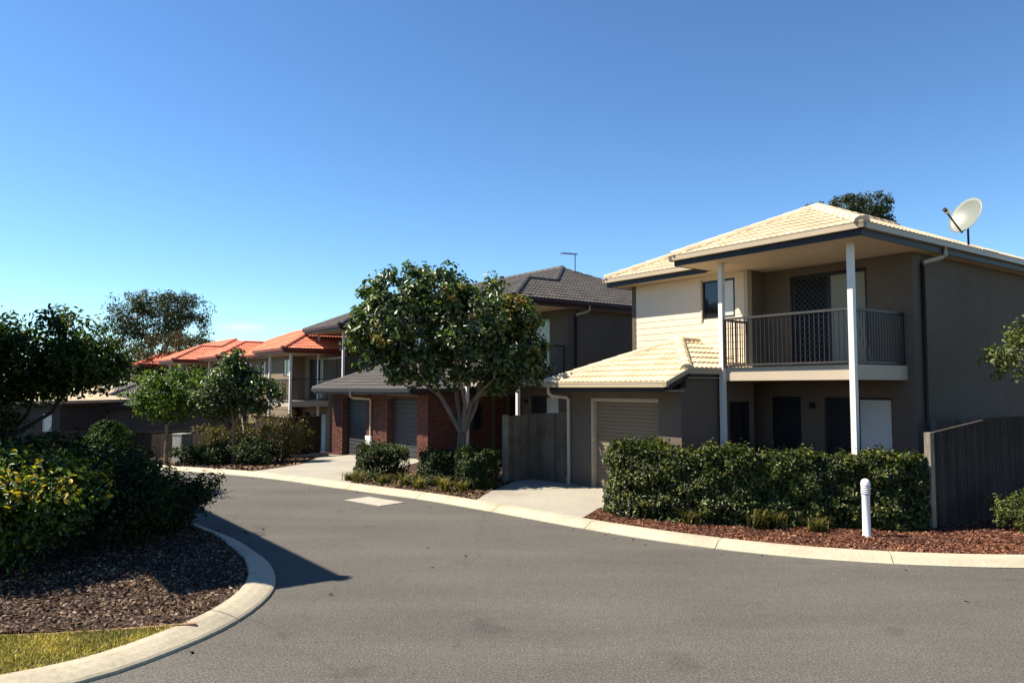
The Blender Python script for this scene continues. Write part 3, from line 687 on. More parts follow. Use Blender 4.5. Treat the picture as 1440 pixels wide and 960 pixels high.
    # ---- walls
    WL = 6.79 if not mirror else None
    for si, f in enumerate(sides):
        h = lambda a, b: (min(f(a), f(b)), max(f(a), f(b)))
        up = (*h(-2.51, -.72), 2.87, 4.9); gd = (*h(-3.06, -2.3), .1, 2.2); gs = (*h(-1.75, -.27), .1, 2.2)
        a0, a1 = h(-4.6, .21)
        wall('front_wall', root, wm, 'x', 1.88, a0, a1, -1.2, SOF+.012, [up, gd, gs])
        w = window(root, 'x', 1.88, up[0], up[1], up[2], up[3], [M['screen'], M['blind']] if f(1) > f(0) else [M['blind'], M['screen']], name='sliding_door', fw=.075)
        mid_ = (up[0]+up[1])/2; gl = (up[0]+.05, mid_-.03) if f(1) > f(0) else (mid_+.03, up[1]-.05)
        grille(w, 'x', 1.88+.05, *gl, up[2]+.05, up[3]-.05)
        w = window(root, 'x', 1.88, *gd, [M['screen']], name='front_door', fw=.06); grille(w, 'x', 1.88+.05, gd[0]+.06, gd[1]-.06, gd[2]+.06, gd[3]-.06, .1)
        w = window(root, 'x', 1.88, *gs, [M['screen'], M['blindw']] if f(1) > f(0) else [M['blindw'], M['screen']], name='sliding_door')
        mid_ = (gs[0]+gs[1])/2; gl = (gs[0]+.05, mid_-.03) if f(1) > f(0) else (mid_+.03, gs[1]-.05); grille(w, 'x', 1.88+.05, *gl, gs[2]+.05, gs[3]-.05, .1)
        # side wall, return of the recess
        xs = f(.21); th = -.14 if f(1) > f(0) else .14
        wall('side_wall', root, wm, 'y', xs, 2.02, S1-.45, -1.2, SOF+.012, [], th)
        wall('return_wall', root, wm, 'y', f(-3.15), 1.345, 1.88, 2.5, SOF+.012, [], th)
        # balcony
        bx('balcony_slab', root, mt.get('slab', M['trim']), f(-3.149), f(.06), .0535, 1.878, 2.55, 2.83)
        rail(root, (f(-2.87), 0), (f(-.06), 0), 2.83, 3.88, (M['railtop'], M['blackmetal'])); rail(root, (f(0), .06), (f(0), 1.87), 2.83, 3.88, (M['blackmetal'], M['blackmetal'])); rail(root, (f(-2.96), .06), (f(-3.1), 1.1), 2.83, 3.88, (M['railtop'], M['blackmetal']))
        for px in (0, -2.93): bx('post', root, mt['post'], f(px)-.052, f(px)+.052, -.052, .052, -1.2, SOF+.012)
        bx('wall_light', root, M['blackmetal'], f(-2.05), f(-1.95), 1.8, 1.875, 1.95, 2.08)
        # downpipe from the side gutter
        dx = (xs+.05*(1 if f(1) > f(0) else -1)); gx = f(-T0-.06)
        downpipe(root, [(gx, 2.55, GZ0+.02), (gx, 2.55, 5.03), (gx+(dx-gx)*.15, 2.5, 4.98), (dx, 2.25, 4.9), (dx, 2.2, 4.82)], .045)
        MB().tube([(dx, 2.2, 4.86), (dx, 2.2, -.9)], .04, 10).build('downpipe', mt.get('dpipe', M['fascia']), root, True)
    bx('ridge_wall', root, wm, -T1+.62, -.8, S1-.6, S1-.45, -1.2, SOF+.012)
    if not mirror:
        wl_ = -6.79; wall('side_wall', root, wm, 'y', wl_, 1.2, S1-.6, -1.2, SOF+.012)
        rngx = [(wl_, -3.15)]
    else: rngx = [(2*cx+3.15, -3.15)]
    for a0, a1 in rngx:
        wins = [(-4.44, -3.51, 4.04, 4.95)] + ([(2*cx+3.51, 2*cx+4.44, 4.04, 4.95), (cx-.9, cx-.2, 4.04, 4.95)] if mirror else [])
        fw_ = wall('wing_wall', root, mt['wing'], 'x', 1.225, a0+.145, a1, 2.3, SOF+.012, wins, .12)
        wall('wing_wall', root, wm, 'x', 1.24, a0+.145, a1, -1.2, 2.3, [], .1)
        for i_, q in enumerate(wins): window(root, 'x', 1.225, *q, [M['glass'], M['blindw']], inset=.0, fw=.045)
        if boards:
            bh = .16; z = 2.5
            while z < SOF-.02:
                zt = min(z+bh, SOF); cuts = [(a0+.0, a1-.09)]
                for q in wins:
                    if q[2] < zt-.02 and q[3] > z+.02: cuts = [c for (l, r_) in cuts for c in ((l, min(r_, q[0]-.045)), (max(l, q[1]+.045), r_)) if c[1]-c[0] > .03]
                for l, r_ in cuts:
                    MB().hexa([(l, 1.206, z), (r_, 1.206, z), (r_, 1.226, z), (l, 1.226, z), (l, 1.214, zt+.01), (r_, 1.214, zt+.01), (r_, 1.226, zt+.01), (l, 1.226, zt+.01)]).build('weatherboard', mt['wing'], fw_)
                z += bh
            bx('corner_board', root, M['trim'], a1-.088, a1+.012, 1.19, 1.35, 2.5, SOF)
            for q in wins[:1]: bx('window_trim', root, M['trim'], q[0]-.044, q[0]-.002, 1.19, 1.226, q[2]-.04, q[3]+.03)
    return root
# garages -----------------------------------------------------------
def garage_single(root, rf, mt):
    e = .035; ze = 2.50; k = .43; zr = 2.79
    A = (-6.95+e, -1.8+e, ze); B = (-2.95, -1.8+e, ze); Cc = (-2.95, -1.8+(zr-ze)/k, zr); T = (-4.62, .56, 3.51)
    rf.plane([A, B, Cc, T]); rf.plane([Cc, (-2.95, 1.2, zr), (-4.62, 1.2, 3.51), T]); rf.plane([A, (-6.95+e, 1.2, ze), (-4.62, 1.2, 3.51), T], False)
    rf.cap(Cc, T); rf.cap((A[0]+.05, A[1]+.05, A[2]+.02), T); rf.cap(T, (-4.62, 1.18, 3.51))
    gm, fm = mt['gutter'], mt['fascia']
    eave_trim(root, [((-6.95, -1.8), (-2.95, -1.8), (0, -1)), ((-6.95, -1.8), (-6.95, 1.18), (-1, 0))], 2.32, 2.41, 2.50, gm, fm)
    eave_trim(root, [((-2.95+.04, -1.1), (-2.95+.04, 1.18), (1, 0))], 2.58, 2.69, 2.79, gm, fm)
    def rake(name, x0, x1, y0, y1, za, zb_, hh, mat): MB().hexa([(x0, y0, za), (x1, y0, za), (x1, y1, zb_), (x0, y1, zb_), (x0, y0, za+hh), (x1, y0, za+hh), (x1, y1, zb_+hh), (x0, y1, zb_+hh)]).build(name, mat, root)
    rake('barge_board', -2.972, -2.945, -1.69, -1.10, 2.34, 2.60, .10, fm); rake('barge_cap', -2.98, -2.91, -1.80, -1.10, 2.425, 2.71, .095, gm)
    bx('soffit', root, M['soffit'], -6.83, -2.98, -1.68, -1.19, 2.335, 2.352); bx('soffit', root, M['soffit'], -3.05, -2.99, -1.1, 1.2, 2.60, 2.615)
    wm = mt['wall']; wall('garage_wall', root, wm, 'x', -1.2, -6.6, -3.05, -.4, 2.4, [(-5.83, -3.68, -.4, 2.16)], .16)
    wall('garage_wall', root, wm, 'y', -3.05, -1.04, 1.23, -.4, 2.62, [(.35, 1.05, .9, 2.1)], -.16); wall('garage_wall', root, wm, 'y', -6.6, -1.04, 1.23, -.4, 2.4, [], .16)
    window(root, 'y', -3.11, .35, 1.05, .9, 2.1, [M['glass']], inset=.0)
    bx('door_frame', root, M['trim'], -5.828, -5.75, -1.17, -1.01, -.3, 2.158); bx('door_frame', root, M['trim'], -5.748, -3.682, -1.15, -1.01, 2.08, 2.158)
    roller_door(root, -5.75, -3.68, -1.07, .10, 2.079, M['door'])
    downpipe(root, [(-6.75, -1.7, 2.44), (-6.75, -1.7, 2.26), (-6.72, -1.62, 2.2), (-6.55, -1.32, 2.17), (-6.53, -1.26, 2.12), (-6.53, -1.255, .1)], .045, M['pipe'])
def brickwork(root, faces):
    """courses of bricks proud of the mortar; faces: (axis, plane, a0, a1, z0, z1, outward, holes)"""
    mb = MB(); bw, bh, j = .23, .076, .010
    for ax, c, a0, a1, z0, z1, o in faces:
        row = 0; z = z0
        while z+bh <= z1+.02:
            a = a0 - (.12 if row % 2 else 0)
            while a < a1-.02:
                l, r_ = max(a, a0), min(a+bw, a1)
                if r_-l > .04:
                    d = (c-.004*o, c+.008*o)
                    mb.box(l+j/2, r_-j/2, *d, z+j/2, min(z+bh, z1)) if ax == 'x' else mb.box(*d, l+j/2, r_-j/2, z+j/2, min(z+bh, z1))
                a += bw+.01
            z += bh+j; row += 1
    o = mb.build('brickwork', M['brick'], root); o['kind'] = 'stuff'; return o
def garage_double(root, rf, mt):
    e = .035; x0, x1 = -11.6, -2.95; ys = -2.22; ze = 2.42; k = .43; run = 1.2-ys-e; zt = ze+run*k
    A = (x0+e, ys+e, ze); B = (x1-e, ys+e, ze)
    rf.plane([A, B, (x1-run, 1.2, zt), (x0+run, 1.2, zt)]); rf.plane([B, (x1-e, 1.2, ze), (x1-run, 1.2, zt)]); rf.plane([A, (x0+e, 1.2, ze), (x0+run, 1.2, zt)])
    rf.cap((B[0]-.05, B[1]+.05, ze+.02), (x1-run, 1.2, zt)); rf.cap((A[0]+.05, A[1]+.05, ze+.02), (x0+run, 1.2, zt))
    eave_trim(root, [((x0, ys), (x1, ys), (0, -1)), ((x1, ys), (x1, 1.18), (1, 0)), ((x0, ys), (x0, 1.18), (-1, 0))], 2.24, 2.33, 2.42, mt['gutter2'], mt['fascia'])
    bx('soffit', root, M['soffit'], x0+.12, x1-.12, ys+.12, 1.19, 2.255, 2.272)
    y = -1.36; wl, wr = -11.3, -3.27; doors = [(-10.3, -8.0), (-6.3, -4.0)]
    wall('garage_wall', root, M['mortar'], 'x', y, wl, wr, -1.2, 2.26, [(d[0], d[1], -1.2, 2.1) for d in doors], .35)
    wall('garage_wall', root, M['mortar'], 'y', wr, y+.35, 2.3, -1.2, 2.26, [], -.2); wall('garage_wall', root, M['mortar'], 'y', wl, y+.35, 1.2, -1.2, 2.26, [], .2)
    fs = [('x', y, l, r_, -.86, 2.24, -1) for l, r_ in ((wl, -10.3), (-8.0, -6.3), (-4.0, wr))] + [('y', wr, y, 2.3, -.86, 2.24, 1)]
    fs += [('x', y, -10.3, -8.0, 2.1, 2.24, -1), ('x', y, -6.3, -4.0, 2.1, 2.24, -1), ('y', -8.0, y+.01, y+.3, -.86, 2.08, -1), ('y', -10.3, y+.01, y+.3, -.86, 2.08, 1), ('y', -4.0, y+.01, y+.3, -.86, 2.08, -1), ('y', -6.3, y+.01, y+.3, -.86, 2.08, 1)]
    brickwork(root, fs)
    roller_door(root, -6.3, -4.0, y+.24, -.3, 2.09, M['chardoor'], .15); roller_door(root, -10.3, -8.0, y+.24, -.62, 2.09, M['chardoor'], .15)
    downpipe(root, [(-7.75, ys+.05, 2.33), (-7.75, ys+.05, 2.16), (-7.72, ys+.15, 2.1), (-7.55, y-.12, 2.06), (-7.53, y-.06, 2.0), (-7.53, y-.06, -.6)], .045, M['pipe'])
    mbx = bx('meter_box', root, M['plastic'], -7.75, -7.3, y-.17, y-.10, .25, .65)
    window(root, 'y', wr-.02, .0, .8, 1.0, 1.9, [M['glass']], inset=.035)

AX = math.atan2(-.806, .592)
MT1 = dict(tile=M['tile'], wall=M['taupe'], wing=M['cream'], gutter=M['gutter'], fascia=M['fascia'], post=M['white'], slab=M['trim'])
MT2 = dict(tile=M['tilegrey'], wall=M['taupe2'], wing=M['taupe2'], gutter=M['maroon'], gutter2=M['dark'], fascia=M['maroon'], post=M['white'], slab=M['trim'], dpipe=M['fascia'])
MT3 = dict(tile=M['tilered'], wall=M['tan'], wing=M['tan'], gutter=M['redfascia'], fascia=M['redfascia'], post=M['white'], slab=M['trim'])
townhouse('townhouse', 'beige two storey townhouse with cream tiled roof, corner balcony and roller door garage', (6.25, 13.8), AX, 0, 7.35, 12.5, MT1, False, 300, garage=garage_single)
townhouse('townhouse', 'grey roofed two storey duplex with red brick double garage behind the street tree', (.185, 23.75), AX, -.08, 16.9, 9.4, MT2, True, 300, garage=garage_double, boards=False)
townhouse('townhouse', 'nearer orange terracotta roofed duplex with white balcony posts behind the brown fence', (-10.45, 35.6), AX, -1.05, 14.9, 7.9, MT3, True, 0, boards=False)
townhouse('townhouse', 'orange roofed house furthest down the street, in front of the gum tree', (-21.2, 48.2), AX, -1.1, 14.9, 7.9, MT3, True, 0, boards=False)
def bungalow(label, P, rot, z0, w, d, eave, mt, pitch=22, windows=()):
    root = empty('bungalow', (*P, z0), rot); tag(root, label, 'house'); k = math.tan(R(pitch)); o = .5; r = min(w, d)/2+o
    rf = Roof(root, mt['tile'], 0); X0, X1, Y0, Y1 = -o, w+o, -o, d+o; ze = eave+.2; zt = ze+r*k
    a, b = ((X0+r, Y0+r), (X1-r, Y0+r)) if w >= d else ((X0+r, Y0+r), (X0+r, Y1-r))
    if w >= d: pl = [[(X0, Y0, ze), (X1, Y0, ze), (*b, zt), (*a, zt)], [(X1, Y0, ze), (X1, Y1, ze), (*b, zt)], [(X0, Y0, ze), (X0, Y1, ze), (*a, zt)], [(X0, Y1, ze), (X1, Y1, ze), (*b, zt), (*a, zt)]]
    else: pl = [[(X0, Y0, ze), (X1, Y0, ze), (*a, zt)], [(X1, Y0, ze), (X1, Y1, ze), (*b, zt), (*a, zt)], [(X0, Y0, ze), (X0, Y1, ze), (*b, zt), (*a, zt)], [(X0, Y1, ze), (X1, Y1, ze), (*b, zt)]]
    for i, q in enumerate(pl): rf.plane(q)
    for (cx_, cy_), ap in (((X0, Y0), a), ((X1, Y0), b if w >= d else a), ((X0, Y1), a if w >= d else b), ((X1, Y1), b)): rf.cap((cx_, cy_, ze+.02), (*ap, zt))
    rf.cap((*a, zt), (*b, zt)); rf.finish()
    eave_trim(root, [((X0, Y0), (X1, Y0), (0, -1)), ((X1, Y0), (X1, Y1), (1, 0)), ((X0, Y0), (X0, Y1), (-1, 0)), ((X0, Y1), (X1, Y1), (0, 1))], eave, eave+.1, eave+.2, mt['gutter'], mt['fascia'])
    bx('soffit', root, M['soffit'], X0+.12, X1-.12, Y0+.12, Y1-.12, eave+.012, eave+.03)
    hx = [q for q in windows if q[0] == 'x']; hy = [q for q in windows if q[0] == 'y']
    wall('front_wall', root, mt['wall'], 'x', 0, 0, w, -1, eave+.012, [q[1:5] for q in hx]); wall('side_wall', root, mt['wall'], 'y', w, .14, d-.14, -1, eave+.012, [q[1:5] for q in hy], -.14)
    wall('side_wall', root, mt['wall'], 'y', 0, .14, d-.14, -1, eave+.012, [], .14); wall('back_wall', root, mt['wall'], 'x', d, 0, w, -1, eave+.012, [], -.14)
    for q in hx: window(root, 'x', 0, *q[1:5], q[5], M['white'])
    for q in hy: window(root, 'y', w-.1, *q[1:5], q[5], M['white'])
    return root
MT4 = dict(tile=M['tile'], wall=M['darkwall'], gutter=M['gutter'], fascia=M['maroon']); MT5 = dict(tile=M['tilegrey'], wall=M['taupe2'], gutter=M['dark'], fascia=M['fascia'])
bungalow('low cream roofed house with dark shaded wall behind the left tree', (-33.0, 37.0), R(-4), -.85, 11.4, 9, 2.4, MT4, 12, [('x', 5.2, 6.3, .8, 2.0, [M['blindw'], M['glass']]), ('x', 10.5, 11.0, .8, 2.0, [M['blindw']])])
bungalow('low grey tiled house between the cream roof and the orange roof', (-25.6, 44.5), AX, -1.15, 6, 7, 2.4, MT5, 20, [('x', 1.5, 3.0, .8, 2.0, [M['blindw'], M['glass']])])
# the two storey neighbour just outside the frame on the left, inferred from its eaves shadow; width and height are shaped for where the light falls
bungalow('unseen neighbouring house left of the island beds, made tall and narrow to shape its shadow', (-8.66, 9.57), R(36.3), .36, .9, 8, 6.2, MT5, 23, [])
#MARK_OBJECTS

# ------------------------------------------------------------------ hedge in front of the beige house
def hedge(label, path, half, h, n, mat, seed, z0=.08, lsize=.075, name='hedge', group=None, stems=26):
    root = empty(name, (path[0][0], path[0][1], z0)); tag(root, label, name, group); rng = np.random.default_rng(seed)
    L = smooth_line(path, .1); T = np.array(L); n0 = len(L); i = rng.integers(0, n0-1, n); t = rng.random(n)[:, None]
    p = T[i]*(1-t)+T[i+1]*t; d = norm(T[np.minimum(i+2, n0-1)]-T[np.maximum(i-2, 0)]); nn = np.stack([-d[:, 1], d[:, 0]], 1)
    face = rng.random(n); off = np.empty(n); z = np.empty(n); N = np.zeros((n, 3)); hh = h(T[i, 0]) if callable(h) else np.full(n, h)
    wob = .045*np.sin(p[:, 0]*5.1+1)+.035*np.sin(p[:, 0]*11.3)+.03*np.sin(p[:, 1]*9)+.03*np.sin(p[:, 0]*23+p[:, 1]*17)
    front = face < .5; topf = (face >= .5) & (face < .8); back = (face >= .8) & (face < .9); inn = face >= .9
    dep = np.abs(rng.normal(size=n))*.11
    off[front] = -half+dep[front]; z[front] = rng.random(front.sum())*hh[front]; off[back] = half-dep[back]; z[back] = rng.random(back.sum())*hh[back]
    off[topf] = (rng.random(topf.sum())*2-1)*half; z[topf] = hh[topf]-dep[topf]; off[inn] = (rng.random(inn.sum())*2-1)*half*.8; z[inn] = rng.random(inn.sum())*hh[inn]*.9
    rd = np.clip((z/hh-.8)/.2, 0, 1); off *= 1-.16*rd**2; lo = np.clip(1-z/.25, 0, 1); off *= 1-.10*lo
    lump = .04*np.sin(z*7+p[:, 0]*3.1)+.035*np.sin(z*13-p[:, 0]*7.7)+.03*np.sin(z*19+p[:, 0]*15)
    off += np.sign(off)*(wob*.6+lump); z += np.where(topf, wob+.045*rng.normal(size=n)+.12*(rng.random(n) < .03)*rng.random(n), 0); off += np.where(front & (z < .35*hh), -.10*rng.random(n), 0)
    N[front, :2] = -nn[front]; N[front, 2] = .45; N[topf, 2] = 1; N[back, :2] = nn[back]; N[inn] = rng.normal(size=(inn.sum(), 3)); N += rng.normal(size=(n, 3))*.45
    end = np.minimum(np.linalg.norm(p-T[0], axis=1), np.linalg.norm(p-T[-1], axis=1)); off *= np.clip(.55+.9*end, 0, 1)
    C = np.stack([p[:, 0]+nn[:, 0]*off-path[0][0], p[:, 1]+nn[:, 1]*off-path[0][1], np.maximum(z, .04)], 1); L_ = lsize*(.6+.8*rng.random(n))
    leaves('foliage', C, N, L_, L_*.52, mat, rng, root)
    mb = MB(); rg = random.Random(seed); hs = float(np.mean(hh))/1.27
    for k in range(stems):
        q = L[int(k/stems*(n0-1))]; x, y = q[0]-path[0][0], q[1]-path[0][1]
        mb.tube([(x, y, -.1), (x+rg.uniform(-.1, .1), y+rg.uniform(-.1, .1), .5*hs), (x+rg.uniform(-.25, .25), y+rg.uniform(-.2, .2), 1.15*hs)], [.03, .022, .008], 5)
    mb.build('stem', M['darkbark'], root); return root
hedge('long clipped green hedge in front of the beige house', [(2.15, 14.95), (2.35, 14.3), (2.75, 13.8), (3.5, 13.47), (4.6, 13.25), (5.6, 13.05), (6.9, 12.78)], .52, lambda x: 1.22-.015*(x-2), 54000, M['lf_hedge'], 11, .08, .064)
# ------------------------------------------------------------------ island bushes, left of the road
shrub('bush', 'large bush with yellow tipped leaves at the left edge, nearest the lawn', (-6.55, 9.45, .12), (1.35, 1.15, .82), M['lf_croton'], 21, 17000, .068, .5, 12, cat='bush', extra=(M['lf_yellow'], .15, .9))
shrub('bush', 'tall dark green bush behind the yellow tipped bush', (-5.75, 11.1, .12), (.95, .95, .74), M['lf_dark'], 22, 9000, .06, .5, 8, cat='bush')
shrub('bush', 'dark rounded bush at the tip of the island bed beside the road', (-5.5, 12.2, .12), (.70, .7, .52), M['lf_dark'], 23, 8000, .05, .5, 8, cat='bush')
shrub('bush', 'dark bush at the back of the island bed behind the tall bush', (-7.5, 12.7, .12), (1.1, .9, .78), M['lf_dark'], 24, 4500, .08, .5, 7, cat='bush')
tree('tree', 'dark leafy tree with leaning trunk at the left edge', (-10.95, 16.6, .05), [(-11.5, 16.8, 2.4), (-10.5, 16.8, 2.5), (-9.8, 17.0, 2.6), (-12.3, 16.6, 2.7)],
     [(-12.0, 16.9, 2.95, 1.4, 1.3, 1.0), (-10.2, 17.0, 3.2, 1.2, 1.2, .8), (-9.75, 17.0, 2.85, .85, 1.0, .62), (-11.0, 17.0, 2.95, 1.2, 1.2, .7), (-12.6, 16.9, 2.1, .8, 1, .75), (-11.9, 16.6, 2.3, .7, .8, .55), (-10.9, 17.0, 2.5, .8, .9, .4), (-11.3, 16.7, 2.0, .55, .6, .5), (-11.6, 16.6, 1.6, .4, .5, .35), (-9.3, 17, 3.3, .4, .5, .35), (-10.3, 17, 3.95, .5, .5, .25), (-11.6, 17, 3.85, .4, .4, .25)], M['lf_left'], M['darkbark'], 31, 330, 60, .38, .105, .11, 1.3, (-.2, .1), 30)
shrub('shrub', 'dark low hedge bush under the left tree', (-10.2, 19.0, -.02), (1.5, .8, .52), M['lf_dark'], 32, 3200, .08, .5, 8)
shrub('shrub', 'dark shrub at the left edge behind the yellow tipped bush', (-12.3, 19.4, -.02), (1.2, .8, .5), M['lf_dark'], 37, 2500, .08, .5, 8)
shrub('shrub', 'low clipped green shrub beside the far bend of the road', (-11.2, 21.6, -.1), (.9, .6, .30), M['lf_left'], 33, 1700, .07, .5, 7)
shrub('shrub', 'small low shrub beyond the dark island bush', (-12.6, 22.2, -.1), (.9, .6, .3), M['lf_box'], 38, 1500, .07, .5, 7)
# conical shrub
rng = np.random.default_rng(34); n = 5000; zz = rng.random(n)**1.3; a = rng.random(n)*6.28; rr = ((1-zz)**.55*1.0*(.55+.5*rng.random(n))+.06)*(1+.22*np.sin(a*3+zz*9)+.15*np.sin(a*7-zz*17))
C = np.stack([np.cos(a)*rr, np.sin(a)*rr, .12+(zz-.25*zz**2)*2.15], 1); N = C*np.array([1, 1, 0])+np.array([0, 0, .35])+rng.normal(size=(n, 3))*.4; L = .09*(.6+.8*rng.random(n))
cs = empty('conical_shrub', (-14.0, 26.2, -.45)); tag(cs, 'dark cone shaped shrub in front of the low houses', 'shrub'); leaves('foliage', C, N, L, L*.5, M['lf_left'], rng, cs); MB().tube([(0, 0, -.1), (0, 0, 1.9)], [.06, .015], 6).build('trunk', M['darkbark'], cs)
# ------------------------------------------------------------------ street trees and background trees
tree('tree', 'large leafy street tree with forked pale trunk in front of the brick garage', (-1.28, 18.9, .05), [(-2.6, 18.8, 2.75), (-2.0, 19.2, 3.1), (-.75, 19.1, 2.9), (.1, 18.9, 2.75), (-1.35, 18.3, 3.0), (-.45, 18.4, 2.6), (-1.0, 19.4, 3.2)],
     [(-2.75, 18.9, 4.0, 1.2, 1.25, .95), (-3.35, 18.9, 3.6, .65, .8, .6), (-3.05, 18.9, 4.75, .65, .7, .5), (-2.0, 18.9, 4.7, .9, 1.1, .65), (-.85, 18.9, 4.05, 1.1, 1.3, .85), (-.05, 18.9, 3.4, .75, 1.0, .7), (.35, 18.9, 2.95, .5, .7, .5), (-1.0, 18.8, 3.15, 1.2, 1.1, .6), (-2.45, 18.8, 3.05, .75, .9, .45), (.3, 18.9, 4.1, .36, .5, .5), (-.3, 19, 2.7, .7, .8, .4), (-1.4, 18.9, 4.75, .45, .6, .4), (-2.4, 18.9, 5.15, .35, .4, .25), (-3.75, 18.9, 4.2, .3, .4, .3), (-1.6, 18.7, 2.75, .5, .5, .3), (-3.6, 18.6, 4.7, .25, .3, .22), (-1.7, 18.8, 5.25, .3, .3, .22), (-.5, 18.8, 4.95, .3, .3, .2), (.65, 18.9, 3.4, .28, .4, .3), (-3.4, 18.7, 3.05, .3, .3, .25), (-2.0, 18.3, 2.6, .35, .3, .25)],
     M['lf_tree'], M['streetbark'], 41, 400, 46, .31, .135, .13, 1.25, (.03, 0), 80, .55, 'tree', None, .62, .014)
tree('tree', 'bright green small street tree, left of the pair by the orange house', (-12.3, 27.0, -.4), [(-12.7, 27, 1.7), (-11.9, 27, 1.8)], [(-12.6, 27, 2.25, 1.1, 1.0, .72), (-11.7, 27.1, 2.35, .85, .9, .7), (-12.1, 27, 1.7, 1.2, 1.0, .42)], M['lf_tree2'], M['bark'], 42, 150, 42, .32, .12, .07, 1.5, (0, 0), 12, .55)
tree('tree', 'darker small street tree, right of the pair by the orange house', (-9.75, 26.6, -.35), [(-10.1, 26.6, 1.7), (-9.3, 26.6, 1.8), (-9.8, 26.6, 2.3)], [(-9.9, 26.6, 2.75, .75, .8, .75), (-9.1, 26.7, 2.2, .95, .9, .75), (-10.3, 26.6, 2.0, .95, .9, .65), (-9.75, 26.6, 3.35, .32, .35, .4)], M['lf_tree'], M['bark'], 43, 170, 42, .33, .13, .07, 1.5, (0, 0), 14, .55)
def g(px, py, d): return ((px-720)/1060*d, d, 2.4+(545-py)/1060*d)
tree('gum_tree', 'tall rounded gum tree on the skyline behind the orange roofs', (*g(222, 600, 66)[:2], -1.3), [g(190, 450, 66), g(232, 440, 66), g(262, 455, 66), g(215, 455, 66)],
     [(*g(205, 445, 66), 3.3, 2.6, 2.2), (*g(240, 437, 66), 3.0, 2.6, 1.8), (*g(262, 462, 66), 1.7, 2, 1.6), (*g(172, 455, 66), 1.9, 2, 1.7), (*g(218, 424, 66), 3.0, 2.2, 1.1), (*g(180, 480, 66), 1.6, 2, 1.2), (*g(228, 478, 66), 1.2, 1.4, .9), (*g(276, 474, 66), .8, 1, .7)], M['lf_gum'], M['gumbark'], 51, 300, 36, .72, .25, .28, 5.2, (0, 0), 30, .34, 'tree', None, .62, .06)
for i, (px, py, d, rx, rz) in enumerate([(190, 510, 60, 2.0, 1.9), (232, 500, 58, 2.2, 1.8), (272, 492, 62, 1.6, 1.5), (150, 515, 62, 2.2, 2.0), (180, 545, 56, 2.4, 1.5)]):
    c = g(px, py, d); lab = ['brownish tree below the left side of the gum tree', 'olive tree directly below the gum tree', 'small olive tree beside the tip of the far orange roof', 'olive tree behind the left tree and the low houses', 'low brownish tree above the grey bungalow roof'][i]
    tree('tree', lab, (c[0], c[1], -1.3), [(c[0]-.5, c[1], c[2]), (c[0]+.6, c[1], c[2]+.3)], [(c[0], c[1], c[2], rx, 1.8, rz), (c[0]-.8*rx, c[1], c[2]-.7, rx*.6, 1.2, rz*.7), (c[0]+.7*rx, c[1], c[2]-.5, rx*.6, 1.2, rz*.8)], M['lf_olive'], M['bark'], 52+i, 90, 34, .55, .2, .12, 2.6, (0, 0), 8, .4, 'tree', 'olive trees below the gum tree')
tree('gum_tree', 'gum tree top showing above the beige house roof', (17.5, 37, 0), [g(1195, 295, 36.5), g(1225, 290, 37)], [(*g(1196, 292, 36.5), 1.0, 1.2, .65), (*g(1228, 287, 37), .95, 1.2, .55), (*g(1245, 310, 37), .75, 1, .6), (*g(1150, 292, 37), .35, .5, .2)], M['lf_gum'], M['gumbark'], 61, 130, 40, .3, .15, .2, 7.5, (-.3, 0), 10, .36)
tree('tree', 'green leafy branches reaching in at the right edge above the fence', (9.75, 13.1, .08), [(9.1, 13.0, 2.9), (10.2, 13.1, 3.1)], [(8.95, 12.95, 3.0, .62, .6, .5), (9.5, 13.0, 3.25, .6, .6, .6), (10.3, 13.1, 3.3, .9, .8, .8), (8.5, 12.95, 2.95, .3, .3, .2), (9.2, 13, 2.55, .4, .4, .3)], M['lf_light'], M['bark'], 62, 110, 42, .2, .075, .07, 1.6, (.05, 0), 12, .5)
# ------------------------------------------------------------------ shrubs in the beds
GB = 'clipped box shrubs in the tree bed'
for lab, pth, hf, hz, nn_, sd in (('clipped box shrub left of the street tree beside the driveway', [(-3.95, 19.95), (-3.4, 19.65), (-2.75, 19.25)], .5, .80, 7500, 71), ('clipped box shrub in front of the street tree trunk', [(-2.15, 18.6), (-1.75, 18.35), (-1.3, 18.05)], .42, .76, 5500, 72), ('clipped box shrub right of the street tree nearest the driveway gate', [(-1.25, 17.75), (-.9, 17.65), (-.4, 17.45)], .46, .84, 6500, 73)):
    hedge(lab, pth, hf, hz, nn_, M['lf_box'], sd, .08, .06, 'shrub', GB, 8)
shrub('shrub', 'dark shrub against the brick side wall', (-.45, 20.2, .08), (.6, .6, .36), M['lf_dark'], 74, 1800, .06, .5, 8)
for i, (x, y, rx, rz, lab, m) in enumerate([(-10.9, 28.6, .85, .62, 'bronze leaved shrub nearest the grey utility cabinet', 'lf_red'), (-9.5, 27.9, 1.0, .78, 'tall bronze shrub under the darker small tree', 'lf_red'), (-8.35, 27.4, .95, .80, 'green bronze shrub against the brown fence', 'lf_red'),
        (-8.7, 25.6, .7, .42, 'low green shrub in front of the bronze shrubs by the kerb', 'lf_box'), (-10.3, 26.6, .6, .35, 'low green plant at the left of the bronze shrubs', 'lf_box'), (-11.7, 28.0, .7, .3, 'low groundcover shrub beside the grey utility cabinet', 'lf_box')]):
    shrub('shrub', lab, (x, y, ter(x, y)+.06), (rx*1.12, .8, rz*1.2), M[m], 80+i, 3600, .07, .5, 7, 'shrubs by the far driveway')
shrub('shrub', 'pale green shrub at the right edge in front of the fence', (8.35, 12.35, .08), (.62, .55, .34), M['lf_light'], 90, 3000, .05, .42, 8)
